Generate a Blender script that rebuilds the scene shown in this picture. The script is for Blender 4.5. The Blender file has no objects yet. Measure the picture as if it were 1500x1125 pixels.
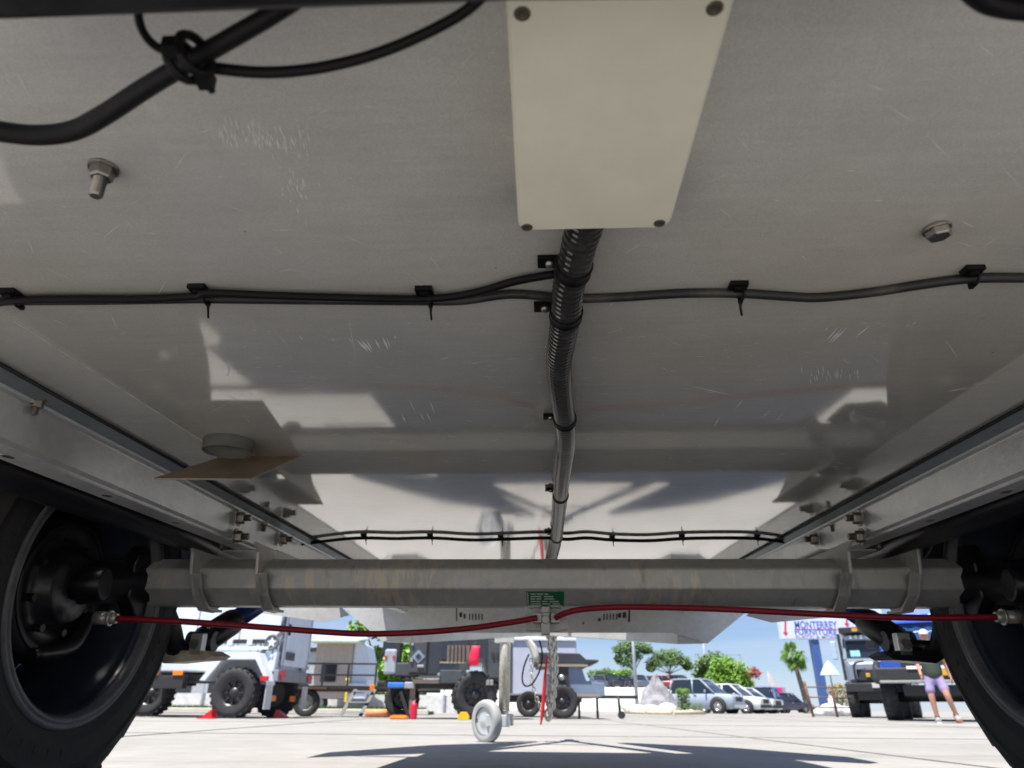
import bpy, bmesh, math, random
import numpy as np
from mathutils import Vector, Matrix
R = math.radians
rng = random.Random(7)
sc = bpy.context.scene
col = sc.collection

# ------------------------------------------------------------------ camera, sky, sun, exposure
CAM_H, PITCH, ROLL, FPX = 0.20, R(25.3), R(0.45), 1005.0
cr = Vector((1, 0, 0)); cu = Vector((0, -math.sin(PITCH), math.cos(PITCH))); cf = Vector((0, math.cos(PITCH), math.sin(PITCH)))
cr2 = cr * math.cos(ROLL) + cu * math.sin(ROLL); cu2 = cu * math.cos(ROLL) - cr * math.sin(ROLL)
cam = bpy.data.objects.new('camera', bpy.data.cameras.new('camera')); col.objects.link(cam)
mw = Matrix.Identity(4)
for i in range(3):
    mw[i][0], mw[i][1], mw[i][2] = cr2[i], cu2[i], -cf[i]
mw.translation = Vector((0, 0, CAM_H))
cam.matrix_world = mw
cam.data.sensor_width = 36.0; cam.data.lens = 36.0 * FPX / 1500.0
cam.data.clip_start = 0.02; cam.data.clip_end = 3000
cam.data.dof.use_dof = True; cam.data.dof.focus_distance = 0.8; cam.data.dof.aperture_fstop = 10.5
sc.camera = cam

SUN_EL, SUN_AZ = R(70), R(-140)          # azimuth measured from +Y towards +X
sdir = Vector((math.sin(SUN_AZ) * math.cos(SUN_EL), math.cos(SUN_AZ) * math.cos(SUN_EL), math.sin(SUN_EL)))
w = bpy.data.worlds.new('World'); sc.world = w; w.use_nodes = True
nt = w.node_tree; nt.nodes.clear()
def nn(t, kind, **kw):
    n = t.nodes.new(kind)
    for k, v in kw.items(): setattr(n, k, v)
    return n
out = nn(nt, 'ShaderNodeOutputWorld'); bg = nn(nt, 'ShaderNodeBackground'); sky = nn(nt, 'ShaderNodeTexSky')
sky.sky_type = 'NISHITA'; sky.sun_disc = False; sky.sun_elevation = SUN_EL; sky.sun_rotation = SUN_AZ
sky.air_density = 0.9; sky.dust_density = 0.0; sky.ozone_density = 2.0
bg.inputs['Strength'].default_value = 0.038
tc = nn(nt, 'ShaderNodeTexCoord'); mp = nn(nt, 'ShaderNodeMapping'); mp.inputs['Scale'].default_value = (1.3, 1.3, 11.0)
nz = nn(nt, 'ShaderNodeTexNoise'); nz.inputs['Scale'].default_value = 2.6; nz.inputs['Detail'].default_value = 6; nz.inputs['Roughness'].default_value = 0.55
rp = nn(nt, 'ShaderNodeValToRGB'); rp.color_ramp.elements[0].position = 0.42; rp.color_ramp.elements[1].position = 0.72
rp.color_ramp.elements[0].color = (0.12, 0.12, 0.12, 1); rp.color_ramp.elements[1].color = (0.75, 0.75, 0.75, 1)
mx = nn(nt, 'ShaderNodeMix', data_type='RGBA'); mx.inputs[7].default_value = (7.2, 7.4, 7.6, 1)
lk = nt.links.new
lk(tc.outputs['Generated'], mp.inputs['Vector']); lk(mp.outputs['Vector'], nz.inputs['Vector']); lk(nz.outputs['Fac'], rp.inputs['Fac'])
lk(rp.outputs['Color'], mx.inputs[0]); lk(sky.outputs['Color'], mx.inputs[6]); ti = nn(nt, 'ShaderNodeMix', data_type='RGBA', blend_type='MULTIPLY'); ti.inputs[0].default_value = 1; ti.inputs[7].default_value = (.84, .94, 1.18, 1); lk(mx.outputs[2], ti.inputs[6]); lk(ti.outputs[2], bg.inputs['Color']); lk(bg.outputs['Background'], out.inputs['Surface'])
sun = bpy.data.objects.new('sun', bpy.data.lights.new('sun', 'SUN')); col.objects.link(sun)
sun.data.energy = 3.4; sun.data.angle = R(0.55); sun.data.color = (1.0, 0.955, 0.89)
sun.rotation_euler = (-sdir).to_track_quat('-Z', 'Y').to_euler(); sun.location = (0, 0, 30)
sc.view_settings.view_transform = 'Standard'; sc.view_settings.look = 'None'; sc.view_settings.gamma = 1.0
sc.view_settings.use_curve_mapping = False; sc.view_settings.exposure = 1.45
sc.cycles.use_denoising = True
sc.cycles.max_bounces = 8; sc.cycles.diffuse_bounces = 5; sc.cycles.glossy_bounces = 4; sc.cycles.transmission_bounces = 4
sc.cycles.sample_clamp_indirect = 6.0; sc.cycles.caustics_reflective = False; sc.cycles.caustics_refractive = False

# ------------------------------------------------------------------ helpers
def ray(px, py):
    return cr2 * ((px - 750) / FPX) - cu2 * ((py - 562.5) / FPX) + cf
def W(px, py, Y):                       # a point of the place seen in that direction at distance Y
    d = ray(px, py); return Vector((0, 0, CAM_H)) + d * (Y / d.y)
# frame of the trailer overhead: tilted nose-up on its jockey wheel
TY = ray(795, 978).normalized(); TX = TY.cross(Vector((0, 0, 1))).normalized(); TZ = TX.cross(TY)
def L(px, py, x=None, y=None, z=None):
    d = ray(px, py); l = Vector((d.dot(TX), d.dot(TY), d.dot(TZ)))
    k = x / l.x if x is not None else y / l.y if y is not None else z / l.z
    return l * k

class MB:
    def __init__(s): s.v = []; s.f = []; s.s = []
    def add(s, vs, fs, smooth=False):
        o = len(s.v); s.v += [tuple(v) for v in vs]; s.f += [tuple(i + o for i in f) for f in fs]; s.s += [smooth] * len(fs); return s
    def box(s, c, d, rot=None):
        c = Vector(c); h = Vector(d) / 2; P = []
        for sx in (-1, 1):
            for sy in (-1, 1):
                for sz in (-1, 1):
                    q = Vector((sx * h.x, sy * h.y, sz * h.z))
                    if rot is not None: q = rot @ q
                    P.append(c + q)
        return s.add(P, [(0, 1, 3, 2), (4, 6, 7, 5), (0, 4, 5, 1), (2, 3, 7, 6), (0, 2, 6, 4), (1, 5, 7, 3)])
    def prism(s, poly, vec):
        vec = Vector(vec); n = len(poly); A = [Vector(q) for q in poly]; B = [q + vec for q in A]
        fs = [tuple(range(n))[::-1], tuple(range(n, 2 * n))] + [(i, (i + 1) % n, n + (i + 1) % n, n + i) for i in range(n)]
        return s.add(A + B, fs)
    def rings(s, rs, close=True, caps=True, smooth=True):
        n = len(rs[0]); V = [q for r in rs for q in r]; F = []
        for i in range(len(rs) - 1):
            for j in range(n if close else n - 1):
                k = (j + 1) % n; F.append((i * n + j, i * n + k, (i + 1) * n + k, (i + 1) * n + j))
        s.add(V, F, smooth)
        if caps:
            o = len(s.v) - len(V); s.f += [tuple(o + j for j in range(n))[::-1], tuple(o + (len(rs) - 1) * n + j for j in range(n))]; s.s += [False, False]
        return s
    def tube(s, pts, r, n=10, res=0, smooth=True, caps=True):
        P = [Vector(q) for q in pts]; rad = list(r) if isinstance(r, (list, tuple)) else [r] * len(P)
        if res: P, rad = spline(P, rad, res)
        T = [(P[min(i + 1, len(P) - 1)] - P[max(i - 1, 0)]).normalized() for i in range(len(P))]
        u = T[0].orthogonal().normalized(); rs = []
        for i, q in enumerate(P):
            u = (u - T[i] * u.dot(T[i])).normalized(); v = T[i].cross(u)
            rs.append([q + (u * math.cos(a) + v * math.sin(a)) * rad[i] for a in [2 * math.pi * k / n for k in range(n)]])
        return s.rings(rs, True, caps, smooth)
    def cyl(s, a, b, r, r2=None, n=16, smooth=True): return s.tube([a, b], [r, r if r2 is None else r2], n, 0, smooth)
    def lathe(s, prof, c, axis, n=32, smooth=True, close=True):
        axis = Vector(axis).normalized(); c = Vector(c); u = axis.orthogonal().normalized()
        if abs(axis.z) < .9: u = Vector((0, 0, 1)).cross(axis).normalized()
        v = axis.cross(u)
        rs = [[c + axis * h + (u * math.cos(a) + v * math.sin(a)) * r for a in [2 * math.pi * k / n for k in range(n)]] for r, h in prof]
        return s.rings(rs, True, close, smooth)
    def sphere(s, c, r, n=12, m=8):
        r = Vector((r, r, r)) if not hasattr(r, '__len__') else Vector(r); c = Vector(c)
        rs = [[c + Vector((r.x * math.sin(t) * math.cos(a), r.y * math.sin(t) * math.sin(a), r.z * math.cos(t))) for a in [2 * math.pi * k / n for k in range(n)]] for t in [math.pi * (i + .02) / (m + .04) for i in range(m + 1)]]
        return s.rings(rs)
    def torus(s, c, axis, Rr, r, n=24, m=8, scale=(1, 1)):
        axis = Vector(axis).normalized(); u = axis.orthogonal().normalized()
        if abs(axis.z) < .9: u = Vector((0, 0, 1)).cross(axis).normalized()
        v = axis.cross(u); c = Vector(c); V = []; F = []
        for i in range(n):
            a = 2 * math.pi * i / n; d = u * math.cos(a) * scale[0] + v * math.sin(a) * scale[1]; dn = (u * math.cos(a) + v * math.sin(a))
            for j in range(m):
                b = 2 * math.pi * j / m; V.append(c + d * Rr + dn * (r * math.cos(b)) + axis * (r * math.sin(b)))
                F.append((i * m + j, ((i + 1) % n) * m + j, ((i + 1) % n) * m + (j + 1) % m, i * m + (j + 1) % m))
        return s.add(V, F, True)
    def mesh(s, name, m, off=None):
        me = bpy.data.meshes.new(name); V = s.v if off is None else [tuple(Vector(q) - off) for q in s.v]
        me.from_pydata(V, [], s.f); me.polygons.foreach_set('use_smooth', s.s); me.materials.append(m)
        bm = bmesh.new(); bm.from_mesh(me); bmesh.ops.recalc_face_normals(bm, faces=bm.faces); bm.to_mesh(me); bm.free(); me.update()
        return me
def spline(P, rad, res):
    Q = []; rr = []
    for i in range(len(P) - 1):
        p0, p1, p2, p3 = P[max(i - 1, 0)], P[i], P[i + 1], P[min(i + 2, len(P) - 1)]
        for k in range(res):
            t = k / res
            Q.append(.5 * ((2 * p1) + (p2 - p0) * t + (2 * p0 - 5 * p1 + 4 * p2 - p3) * t * t + (3 * p1 - p0 - 3 * p2 + p3) * t ** 3)); rr.append(rad[i] * (1 - t) + rad[i + 1] * t)
    Q.append(P[-1]); rr.append(rad[-1]); return Q, rr
def tag(o, label=None, cat=None, group=None, kind=None):
    for k, v in (('label', label), ('category', cat), ('group', group), ('kind', kind)):
        if v: o[k] = v
    return o
def thing(name, label, cat, loc=(0, 0, 0), rz=0, group=None):
    o = bpy.data.objects.new(name, None); col.objects.link(o); o.location = loc; o.rotation_euler = (0, 0, rz); o.empty_display_size = .1
    return tag(o, label, cat, group)
OFF = {}
def part(name, mb, m, parent=None, bevel=0, label=None, kind=None):
    off = None; q = parent
    while q is not None and off is None: off = OFF.get(q.name); q = q.parent
    o = bpy.data.objects.new(name, mb.mesh(name, m, off)); col.objects.link(o); o.parent = parent
    if bevel:
        b = o.modifiers.new('bevel', 'BEVEL'); b.width = bevel; b.segments = 2; b.limit_method = 'ANGLE'; b.angle_limit = R(40); b.harden_normals = False
    return tag(o, label, None, None, kind)
def dup(o, parent=None):
    c = o.copy(); col.objects.link(c)
    if parent is not None: c.parent = parent
    for ch in list(o.children): dup(ch, c)
    return c

# ------------------------------------------------------------------ materials
def mat(name, c, rough=.5, metal=0.0, var=.12, scale=6.0, bump=0.0, bscale=60.0, coat=0.0, crough=.05, spec=.5, emit=0.0, stretch=(1, 1, 1), c2=None, lo=.35, hi=.65, rvar=0.0):
    m = bpy.data.materials.new(name); m.use_nodes = True; t = m.node_tree; b = t.nodes['Principled BSDF']
    b.inputs['Roughness'].default_value = rough; b.inputs['Metallic'].default_value = metal; b.inputs['Coat Weight'].default_value = coat; b.inputs['Coat Roughness'].default_value = crough
    b.inputs['Specular IOR Level'].default_value = spec
    tcn = nn(t, 'ShaderNodeTexCoord'); mpn = nn(t, 'ShaderNodeMapping'); mpn.inputs['Scale'].default_value = stretch
    n = nn(t, 'ShaderNodeTexNoise'); n.inputs['Scale'].default_value = scale; n.inputs['Detail'].default_value = 6; n.inputs['Roughness'].default_value = .6
    r = nn(t, 'ShaderNodeValToRGB'); r.color_ramp.elements[0].position = lo; r.color_ramp.elements[1].position = hi
    a = [max(0, x * (1 - var)) for x in c]; d = [min(1, x * (1 + var)) for x in c] if c2 is None else c2
    r.color_ramp.elements[0].color = (*(a if c2 is None else c), 1); r.color_ramp.elements[1].color = (*d, 1)
    t.links.new(tcn.outputs['Object'], mpn.inputs['Vector']); t.links.new(mpn.outputs['Vector'], n.inputs['Vector']); t.links.new(n.outputs['Fac'], r.inputs['Fac'])
    t.links.new(r.outputs['Color'], b.inputs['Base Color'])
    if rvar:
        mr = nn(t, 'ShaderNodeMapRange'); mr.inputs['To Min'].default_value = max(.02, rough - rvar); mr.inputs['To Max'].default_value = min(1, rough + rvar)
        t.links.new(n.outputs['Fac'], mr.inputs['Value']); t.links.new(mr.outputs['Result'], b.inputs['Roughness'])
    if bump:
        n2 = nn(t, 'ShaderNodeTexNoise'); n2.inputs['Scale'].default_value = bscale; n2.inputs['Detail'].default_value = 4
        bn = nn(t, 'ShaderNodeBump'); bn.inputs['Strength'].default_value = bump; bn.inputs['Distance'].default_value = .01
        t.links.new(mpn.outputs['Vector'], n2.inputs['Vector']); t.links.new(n2.outputs['Fac'], bn.inputs['Height']); t.links.new(bn.outputs['Normal'], b.inputs['Normal'])
    if emit:
        b.inputs['Emission Color'].default_value = (*c, 1); b.inputs['Emission Strength'].default_value = emit
    return m
def glassy(name, c): return mat(name, c, rough=.06, var=.05, spec=.6, coat=.6, crough=.03)

def belly_mat():
    m = mat('belly_sheet', (.61, .595, .57), rough=.5, var=.04, scale=2.2, spec=.06)
    t = m.node_tree; b = t.nodes['Principled BSDF']; base = b.inputs['Base Color'].links[0].from_socket
    tcn = nn(t, 'ShaderNodeTexCoord')
    sp = nn(t, 'ShaderNodeTexNoise'); sp.inputs['Scale'].default_value = 260; sp.inputs['Detail'].default_value = 2
    mp2 = nn(t, 'ShaderNodeMapping'); mp2.inputs['Scale'].default_value = (1, .35, 1); mp2.inputs['Rotation'].default_value = (0, 0, .5)
    t.links.new(tcn.outputs['Object'], mp2.inputs['Vector']); t.links.new(mp2.outputs['Vector'], sp.inputs['Vector'])
    r1 = nn(t, 'ShaderNodeValToRGB'); r1.color_ramp.elements[0].position = .68; r1.color_ramp.elements[1].position = .80
    r1.color_ramp.elements[0].color = (0, 0, 0, 1); r1.color_ramp.elements[1].color = (.35, .35, .35, 1)
    t.links.new(sp.outputs['Fac'], r1.inputs['Fac'])
    m1 = nn(t, 'ShaderNodeMix', data_type='RGBA'); m1.inputs[7].default_value = (.6, .59, .57, 1)
    t.links.new(r1.outputs['Color'], m1.inputs[0]); t.links.new(base, m1.inputs[6])
    # dark flecks of grit
    vk = nn(t, 'ShaderNodeTexVoronoi'); vk.inputs['Scale'].default_value = 26; vk.inputs['Randomness'].default_value = 1
    t.links.new(tcn.outputs['Object'], vk.inputs['Vector'])
    r3 = nn(t, 'ShaderNodeValToRGB'); r3.color_ramp.elements[0].position = .022; r3.color_ramp.elements[1].position = .042
    r3.color_ramp.elements[0].color = (.55, .55, .55, 1); r3.color_ramp.elements[1].color = (0, 0, 0, 1)
    t.links.new(vk.outputs['Distance'], r3.inputs['Fac'])
    sn = nn(t, 'ShaderNodeTexNoise'); sn.inputs['Scale'].default_value = 9
    t.links.new(tcn.outputs['Object'], sn.inputs['Vector'])
    gt = nn(t, 'ShaderNodeMath', operation='GREATER_THAN'); gt.inputs[1].default_value = .52; t.links.new(sn.outputs['Fac'], gt.inputs[0])
    ml = nn(t, 'ShaderNodeMath', operation='MULTIPLY'); t.links.new(gt.outputs[0], ml.inputs[0]); t.links.new(r3.outputs['Color'], ml.inputs[1])
    m2 = nn(t, 'ShaderNodeMix', data_type='RGBA'); m2.inputs[7].default_value = (.06, .05, .045, 1)
    t.links.new(ml.outputs[0], m2.inputs[0]); t.links.new(m1.outputs[2], m2.inputs[6]); t.links.new(m2.outputs[2], b.inputs['Base Color'])
    # fine brushed grain and smudges
    mp4 = nn(t, 'ShaderNodeMapping'); mp4.inputs['Scale'].default_value = (14, 160, 1); gn = nn(t, 'ShaderNodeTexNoise'); gn.inputs['Scale'].default_value = 1.0; gn.inputs['Detail'].default_value = 4
    sm = nn(t, 'ShaderNodeTexNoise'); sm.inputs['Scale'].default_value = 7; sm.inputs['Detail'].default_value = 9; sm.inputs['Roughness'].default_value = .72
    fn = nn(t, 'ShaderNodeTexNoise'); fn.inputs['Scale'].default_value = 900; fn.inputs['Detail'].default_value = 2
    t.links.new(tcn.outputs['Object'], mp4.inputs['Vector']); t.links.new(mp4.outputs['Vector'], gn.inputs['Vector']); t.links.new(tcn.outputs['Object'], sm.inputs['Vector']); t.links.new(tcn.outputs['Object'], fn.inputs['Vector'])
    last = m2.outputs[2]
    for nd, lo_, hi_ in ((gn, .955, 1.045), (sm, .89, 1.09), (fn, .88, 1.12)):
        mr = nn(t, 'ShaderNodeMapRange'); mr.inputs['From Min'].default_value = .25; mr.inputs['From Max'].default_value = .75; mr.inputs['To Min'].default_value = lo_; mr.inputs['To Max'].default_value = hi_
        t.links.new(nd.outputs['Fac'], mr.inputs['Value'])
        mm = nn(t, 'ShaderNodeMix', data_type='RGBA', blend_type='MULTIPLY'); mm.inputs[0].default_value = 1
        t.links.new(last, mm.inputs[6]); t.links.new(mr.outputs['Result'], mm.inputs[7]); last = mm.outputs[2]
    t.links.new(last, b.inputs['Base Color'])
    df = nn(t, 'ShaderNodeTexNoise'); df.inputs['Scale'].default_value = 1.6; df.inputs['Detail'].default_value = 5; t.links.new(tcn.outputs['Object'], df.inputs['Vector'])
    dr = nn(t, 'ShaderNodeValToRGB'); dr.color_ramp.elements[0].position = .35; dr.color_ramp.elements[1].position = .65; dr.color_ramp.elements[0].color = (.93, .955, 1.0, 1); dr.color_ramp.elements[1].color = (1.0, .97, .90, 1); t.links.new(df.outputs['Fac'], dr.inputs['Fac'])
    dm = nn(t, 'ShaderNodeMix', data_type='RGBA', blend_type='MULTIPLY'); dm.inputs[0].default_value = 1; t.links.new(last, dm.inputs[6]); t.links.new(dr.outputs['Color'], dm.inputs[7]); t.links.new(dm.outputs[2], b.inputs['Base Color'])
    lw = nn(t, 'ShaderNodeLayerWeight'); lw.inputs['Blend'].default_value = .5
    pw = nn(t, 'ShaderNodeMath', operation='POWER'); pw.inputs[1].default_value = 3.7; t.links.new(lw.outputs['Facing'], pw.inputs[0])
    ma = nn(t, 'ShaderNodeMath', operation='MULTIPLY_ADD'); ma.inputs[1].default_value = 1.3; ma.use_clamp = True; ma.inputs[2].default_value = .003; t.links.new(pw.outputs[0], ma.inputs[0])
    gl = nn(t, 'ShaderNodeBsdfGlossy'); gl.inputs['Color'].default_value = (.95, .94, .92, 1)
    r2 = nn(t, 'ShaderNodeMapRange'); r2.inputs['From Min'].default_value = .35; r2.inputs['From Max'].default_value = .7; r2.inputs['To Min'].default_value = .035; r2.inputs['To Max'].default_value = .085
    t.links.new(sm.outputs['Fac'], r2.inputs['Value']); t.links.new(r2.outputs['Result'], gl.inputs['Roughness'])
    mxs = nn(t, 'ShaderNodeMixShader'); t.links.new(ma.outputs[0], mxs.inputs[0]); t.links.new(b.outputs['BSDF'], mxs.inputs[1]); t.links.new(gl.outputs['BSDF'], mxs.inputs[2])
    t.links.new(mxs.outputs['Shader'], t.nodes['Material Output'].inputs['Surface'])
    return m
def galv(name, c, rough=.42, metal=.55, stain=None, sscale=7.0):
    m = mat(name, c, rough=rough, metal=metal, var=.10, scale=5, bump=.04, bscale=120, rvar=.10)
    t = m.node_tree; b = t.nodes['Principled BSDF']; base = b.inputs['Base Color'].links[0].from_socket
    tcn = nn(t, 'ShaderNodeTexCoord'); v = nn(t, 'ShaderNodeTexVoronoi'); v.inputs['Scale'].default_value = 70
    t.links.new(tcn.outputs['Object'], v.inputs['Vector'])
    mr = nn(t, 'ShaderNodeMapRange'); mr.inputs['To Min'].default_value = .95; mr.inputs['To Max'].default_value = 1.045
    sx = nn(t, 'ShaderNodeSeparateColor'); t.links.new(v.outputs['Color'], sx.inputs['Color']); t.links.new(sx.outputs[0], mr.inputs['Value'])
    mm = nn(t, 'ShaderNodeMix', data_type='RGBA', blend_type='MULTIPLY'); mm.inputs[0].default_value = 1
    t.links.new(base, mm.inputs[6]); t.links.new(mr.outputs['Result'], mm.inputs[7]); last = mm.outputs[2]
    if stain:
        mp2 = nn(t, 'ShaderNodeMapping'); mp2.inputs['Scale'].default_value = (1, .22, .22)
        n = nn(t, 'ShaderNodeTexNoise'); n.inputs['Scale'].default_value = sscale * 8; n.inputs['Detail'].default_value = 5; n.inputs['Roughness'].default_value = .7
        n2 = nn(t, 'ShaderNodeTexNoise'); n2.inputs['Scale'].default_value = 3.2; n2.inputs['Detail'].default_value = 3
        t.links.new(tcn.outputs['Object'], mp2.inputs['Vector']); t.links.new(mp2.outputs['Vector'], n.inputs['Vector']); t.links.new(tcn.outputs['Object'], n2.inputs['Vector'])
        mu = nn(t, 'ShaderNodeMath', operation='MULTIPLY'); t.links.new(n.outputs['Fac'], mu.inputs[0]); t.links.new(n2.outputs['Fac'], mu.inputs[1])
        r = nn(t, 'ShaderNodeValToRGB'); r.color_ramp.elements[0].position = .272; r.color_ramp.elements[1].position = .325
        r.color_ramp.elements[0].color = (0, 0, 0, 1); r.color_ramp.elements[1].color = (.85, .85, .85, 1)
        t.links.new(mu.outputs[0], r.inputs['Fac'])
        m2 = nn(t, 'ShaderNodeMix', data_type='RGBA'); m2.inputs[7].default_value = (*stain, 1)
        t.links.new(r.outputs['Color'], m2.inputs[0]); t.links.new(last, m2.inputs[6]); last = m2.outputs[2]
        # grime: brown run marks and dark greasy patches
        for sc_, mpv, lo_, hi_, cc in ((26, (1, .3, .3), .575, .68, (.16, .105, .06)), (5, (1, 1, 1), .55, .72, (.17, .165, .155))):
            mp3 = nn(t, 'ShaderNodeMapping'); mp3.inputs['Scale'].default_value = mpv; mp3.inputs['Location'].default_value = (3.1, .7, 1.9); n3 = nn(t, 'ShaderNodeTexNoise'); n3.inputs['Scale'].default_value = sc_; n3.inputs['Detail'].default_value = 7; n3.inputs['Roughness'].default_value = .7
            t.links.new(tcn.outputs['Object'], mp3.inputs['Vector']); t.links.new(mp3.outputs['Vector'], n3.inputs['Vector'])
            r3 = nn(t, 'ShaderNodeMapRange'); r3.inputs['From Min'].default_value = lo_; r3.inputs['From Max'].default_value = hi_; r3.inputs['To Max'].default_value = .45; t.links.new(n3.outputs['Fac'], r3.inputs['Value'])
            m3 = nn(t, 'ShaderNodeMix', data_type='RGBA'); m3.inputs[7].default_value = (*cc, 1); t.links.new(r3.outputs['Result'], m3.inputs[0]); t.links.new(last, m3.inputs[6]); last = m3.outputs[2]
    t.links.new(last, b.inputs['Base Color']); return m
M = dict(bolt2=mat('greasy_bolt', (.06, .055, .05), rough=.35, metal=.7),bright=mat('edge_highlight', (.80, .81, .80), rough=.3, metal=.3, var=.06, scale=30),mount_lit=mat('mount_sunlit', (.80, .70, .50), rough=.6, var=.2, scale=40),galv_dim=galv('galv_dim_reflection', (.38, .42, .43), rough=.35, metal=.5),lip=mat('rim_lip_grey', (.13, .13, .135), rough=.42, var=.2, scale=40),
    belly=belly_mat(), galv=galv('galvanised', (.76, .77, .765), rough=.33, metal=.5), axle=galv('galvanised_axle', (.57, .56, .53), rough=.46, metal=.3, stain=(.74, .66, .53)),
    plate=galv('galvanised_plate', (.62, .625, .61), rough=.5, metal=.25), cream=mat('cream_plastic', (.86, .835, .69), rough=.42, var=.03, scale=26, bump=.02, bscale=300),
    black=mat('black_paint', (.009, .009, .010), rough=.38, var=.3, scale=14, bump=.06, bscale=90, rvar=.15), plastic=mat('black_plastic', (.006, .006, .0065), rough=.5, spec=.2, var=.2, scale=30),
    dusty=mat('dusty_conduit', (.018, .018, .018), rough=.5, var=.3, scale=22, c2=(.11, .10, .09), lo=.5, hi=.8), conduit=mat('corrugated_conduit', (.035, .035, .034), rough=.16, scale=30, spec=.8, c2=(.11, .10, .09), lo=.55, hi=.85),
    rubber=mat('tyre_rubber', (.030, .029, .027), rough=.72, var=.25, scale=18, bump=.12, bscale=55, c2=(.045, .041, .036), lo=.5, hi=.85), steel=mat('zinc_steel', (.33, .31, .28), rough=.34, metal=.9, var=.15, scale=80),
    bolt=mat('dull_bolt', (.34, .31, .27), rough=.4, metal=.85, var=.25, scale=90), red=mat('red_cable', (.30, .012, .028), rough=.42, var=.12, scale=20, spec=.4), rim=mat('rim_dark', (.034, .041, .060), rough=.3, var=.2, scale=12, coat=.3),
    drum=mat('drum_black', (.016, .016, .017), rough=.34, var=.4, scale=16, bump=.1, bscale=45, rvar=.15), blue=mat('shock_blue', (.02, .05, .22), rough=.3, var=.1), tan=mat('tan_ply', (.33, .26, .19), rough=.7, var=.12, scale=30),
    pipe=mat('frosted_pipe', (.50, .50, .46), rough=.3, var=.06), green=mat('green_label', (.02, .16, .07), rough=.5), white=mat('white_paint', (.78, .79, .80), rough=.35, var=.04, coat=.3), ink=mat('black_ink', (.03, .03, .03), rough=.7, var=.2),
    scratch=mat('bright_scratch', (.95, .94, .92), rough=.5, metal=.0, var=.15, scale=60), faint=mat('faint_scratch', (.92, .91, .88), rough=.5, var=.1, scale=60), mark=mat('label_print', (.6, .66, .6), rough=.6), cone=mat('chain_zinc', (.56, .54, .47), rough=.4, metal=.5, var=.2, scale=60))

def concrete_mat():
    m = mat('lot_concrete', (.315, .305, .285), rough=.85, var=.09, scale=.35, bump=.10, bscale=40, spec=.2)
    t = m.node_tree; b = t.nodes['Principled BSDF']; base = b.inputs['Base Color'].links[0].from_socket
    tcn = nn(t, 'ShaderNodeTexCoord'); n = nn(t, 'ShaderNodeTexNoise'); n.inputs['Scale'].default_value = 3.0; n.inputs['Detail'].default_value = 9; n.inputs['Roughness'].default_value = .75
    t.links.new(tcn.outputs['Object'], n.inputs['Vector'])
    mr = nn(t, 'ShaderNodeMapRange'); mr.inputs['From Min'].default_value = .3; mr.inputs['From Max'].default_value = .7; mr.inputs['To Min'].default_value = .82; mr.inputs['To Max'].default_value = 1.08
    t.links.new(n.outputs['Fac'], mr.inputs['Value'])
    mm = nn(t, 'ShaderNodeMix', data_type='RGBA', blend_type='MULTIPLY'); mm.inputs[0].default_value = 1
    t.links.new(base, mm.inputs[6]); t.links.new(mr.outputs['Result'], mm.inputs[7]); last = mm.outputs[2]
    for sc_, mpv, a_, b_, c_ in ((1.0, (.16, 1.5, 1), .44, .30, .84), (.6, (1, 1, 1), .40, .28, .80), (9, (1, 1, 1), .36, .27, .72)):
        mp_ = nn(t, 'ShaderNodeMapping'); mp_.inputs['Scale'].default_value = mpv; mp_.inputs['Rotation'].default_value = (0, 0, .12); n_ = nn(t, 'ShaderNodeTexNoise'); n_.inputs['Scale'].default_value = sc_; n_.inputs['Detail'].default_value = 7; n_.inputs['Roughness'].default_value = .65
        t.links.new(tcn.outputs['Object'], mp_.inputs['Vector']); t.links.new(mp_.outputs['Vector'], n_.inputs['Vector'])
        r_ = nn(t, 'ShaderNodeMapRange'); r_.inputs['From Min'].default_value = b_; r_.inputs['From Max'].default_value = a_; r_.inputs['To Min'].default_value = c_; r_.inputs['To Max'].default_value = 1.0
        t.links.new(n_.outputs['Fac'], r_.inputs['Value']); m_ = nn(t, 'ShaderNodeMix', data_type='RGBA', blend_type='MULTIPLY'); m_.inputs[0].default_value = 1
        t.links.new(last, m_.inputs[6]); t.links.new(r_.outputs['Result'], m_.inputs[7]); last = m_.outputs[2]
    t.links.new(last, b.inputs['Base Color'])
    return m
M['concrete'] = concrete_mat()
M['pipe'].node_tree.nodes['Principled BSDF'].inputs['Transmission Weight'].default_value = .75; M['pipe'].node_tree.nodes['Principled BSDF'].inputs['IOR'].default_value = 1.2

# ------------------------------------------------------------------ the setting: ground, verge, kerb, bank
g = MB(); g.add([(-600, -60, 0), (600, -60, 0), (600, 1500, 0), (-600, 1500, 0)], [(0, 1, 2, 3)]); tag(part('ground', g, M['concrete']), kind='structure')
jm = mat('joint_filler', (.24, .232, .22), rough=.9)
for k in range(-4, 8):                                      # sawn joints of the slab, filled dark
    y = 6.2 + 4.6 * k
    if y < 3 or y > 34: continue
    q = MB(); q.box((0, y, .002), (70, .012, .004)); tag(part('ground_joint', q, jm), kind='structure')
for k in range(-3, 4):
    q = MB(); q.box((1.9 + 4.6 * k, 14, .0025), (.012, 40, .005)); tag(part('ground_joint', q, jm), kind='structure')
grass_m = mat('lawn', (.075, .15, .018), rough=.9, var=.35, scale=3, bump=.5, bscale=40)
stone_m = mat('pale_stone', (.56, .53, .48), rough=.85, var=.12, scale=2.5, bump=.3, bscale=12)
YK = 22.5
q = MB(); q.box((-9.6, YK, .075), (14.4, .18, .15)); tag(part('kerb', q, stone_m, bevel=.02), kind='structure')
q = MB(); q.box((-9.6, YK + .9, .05), (14.4, 1.6, .10)); tag(part('verge', q, grass_m), kind='structure')
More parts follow.
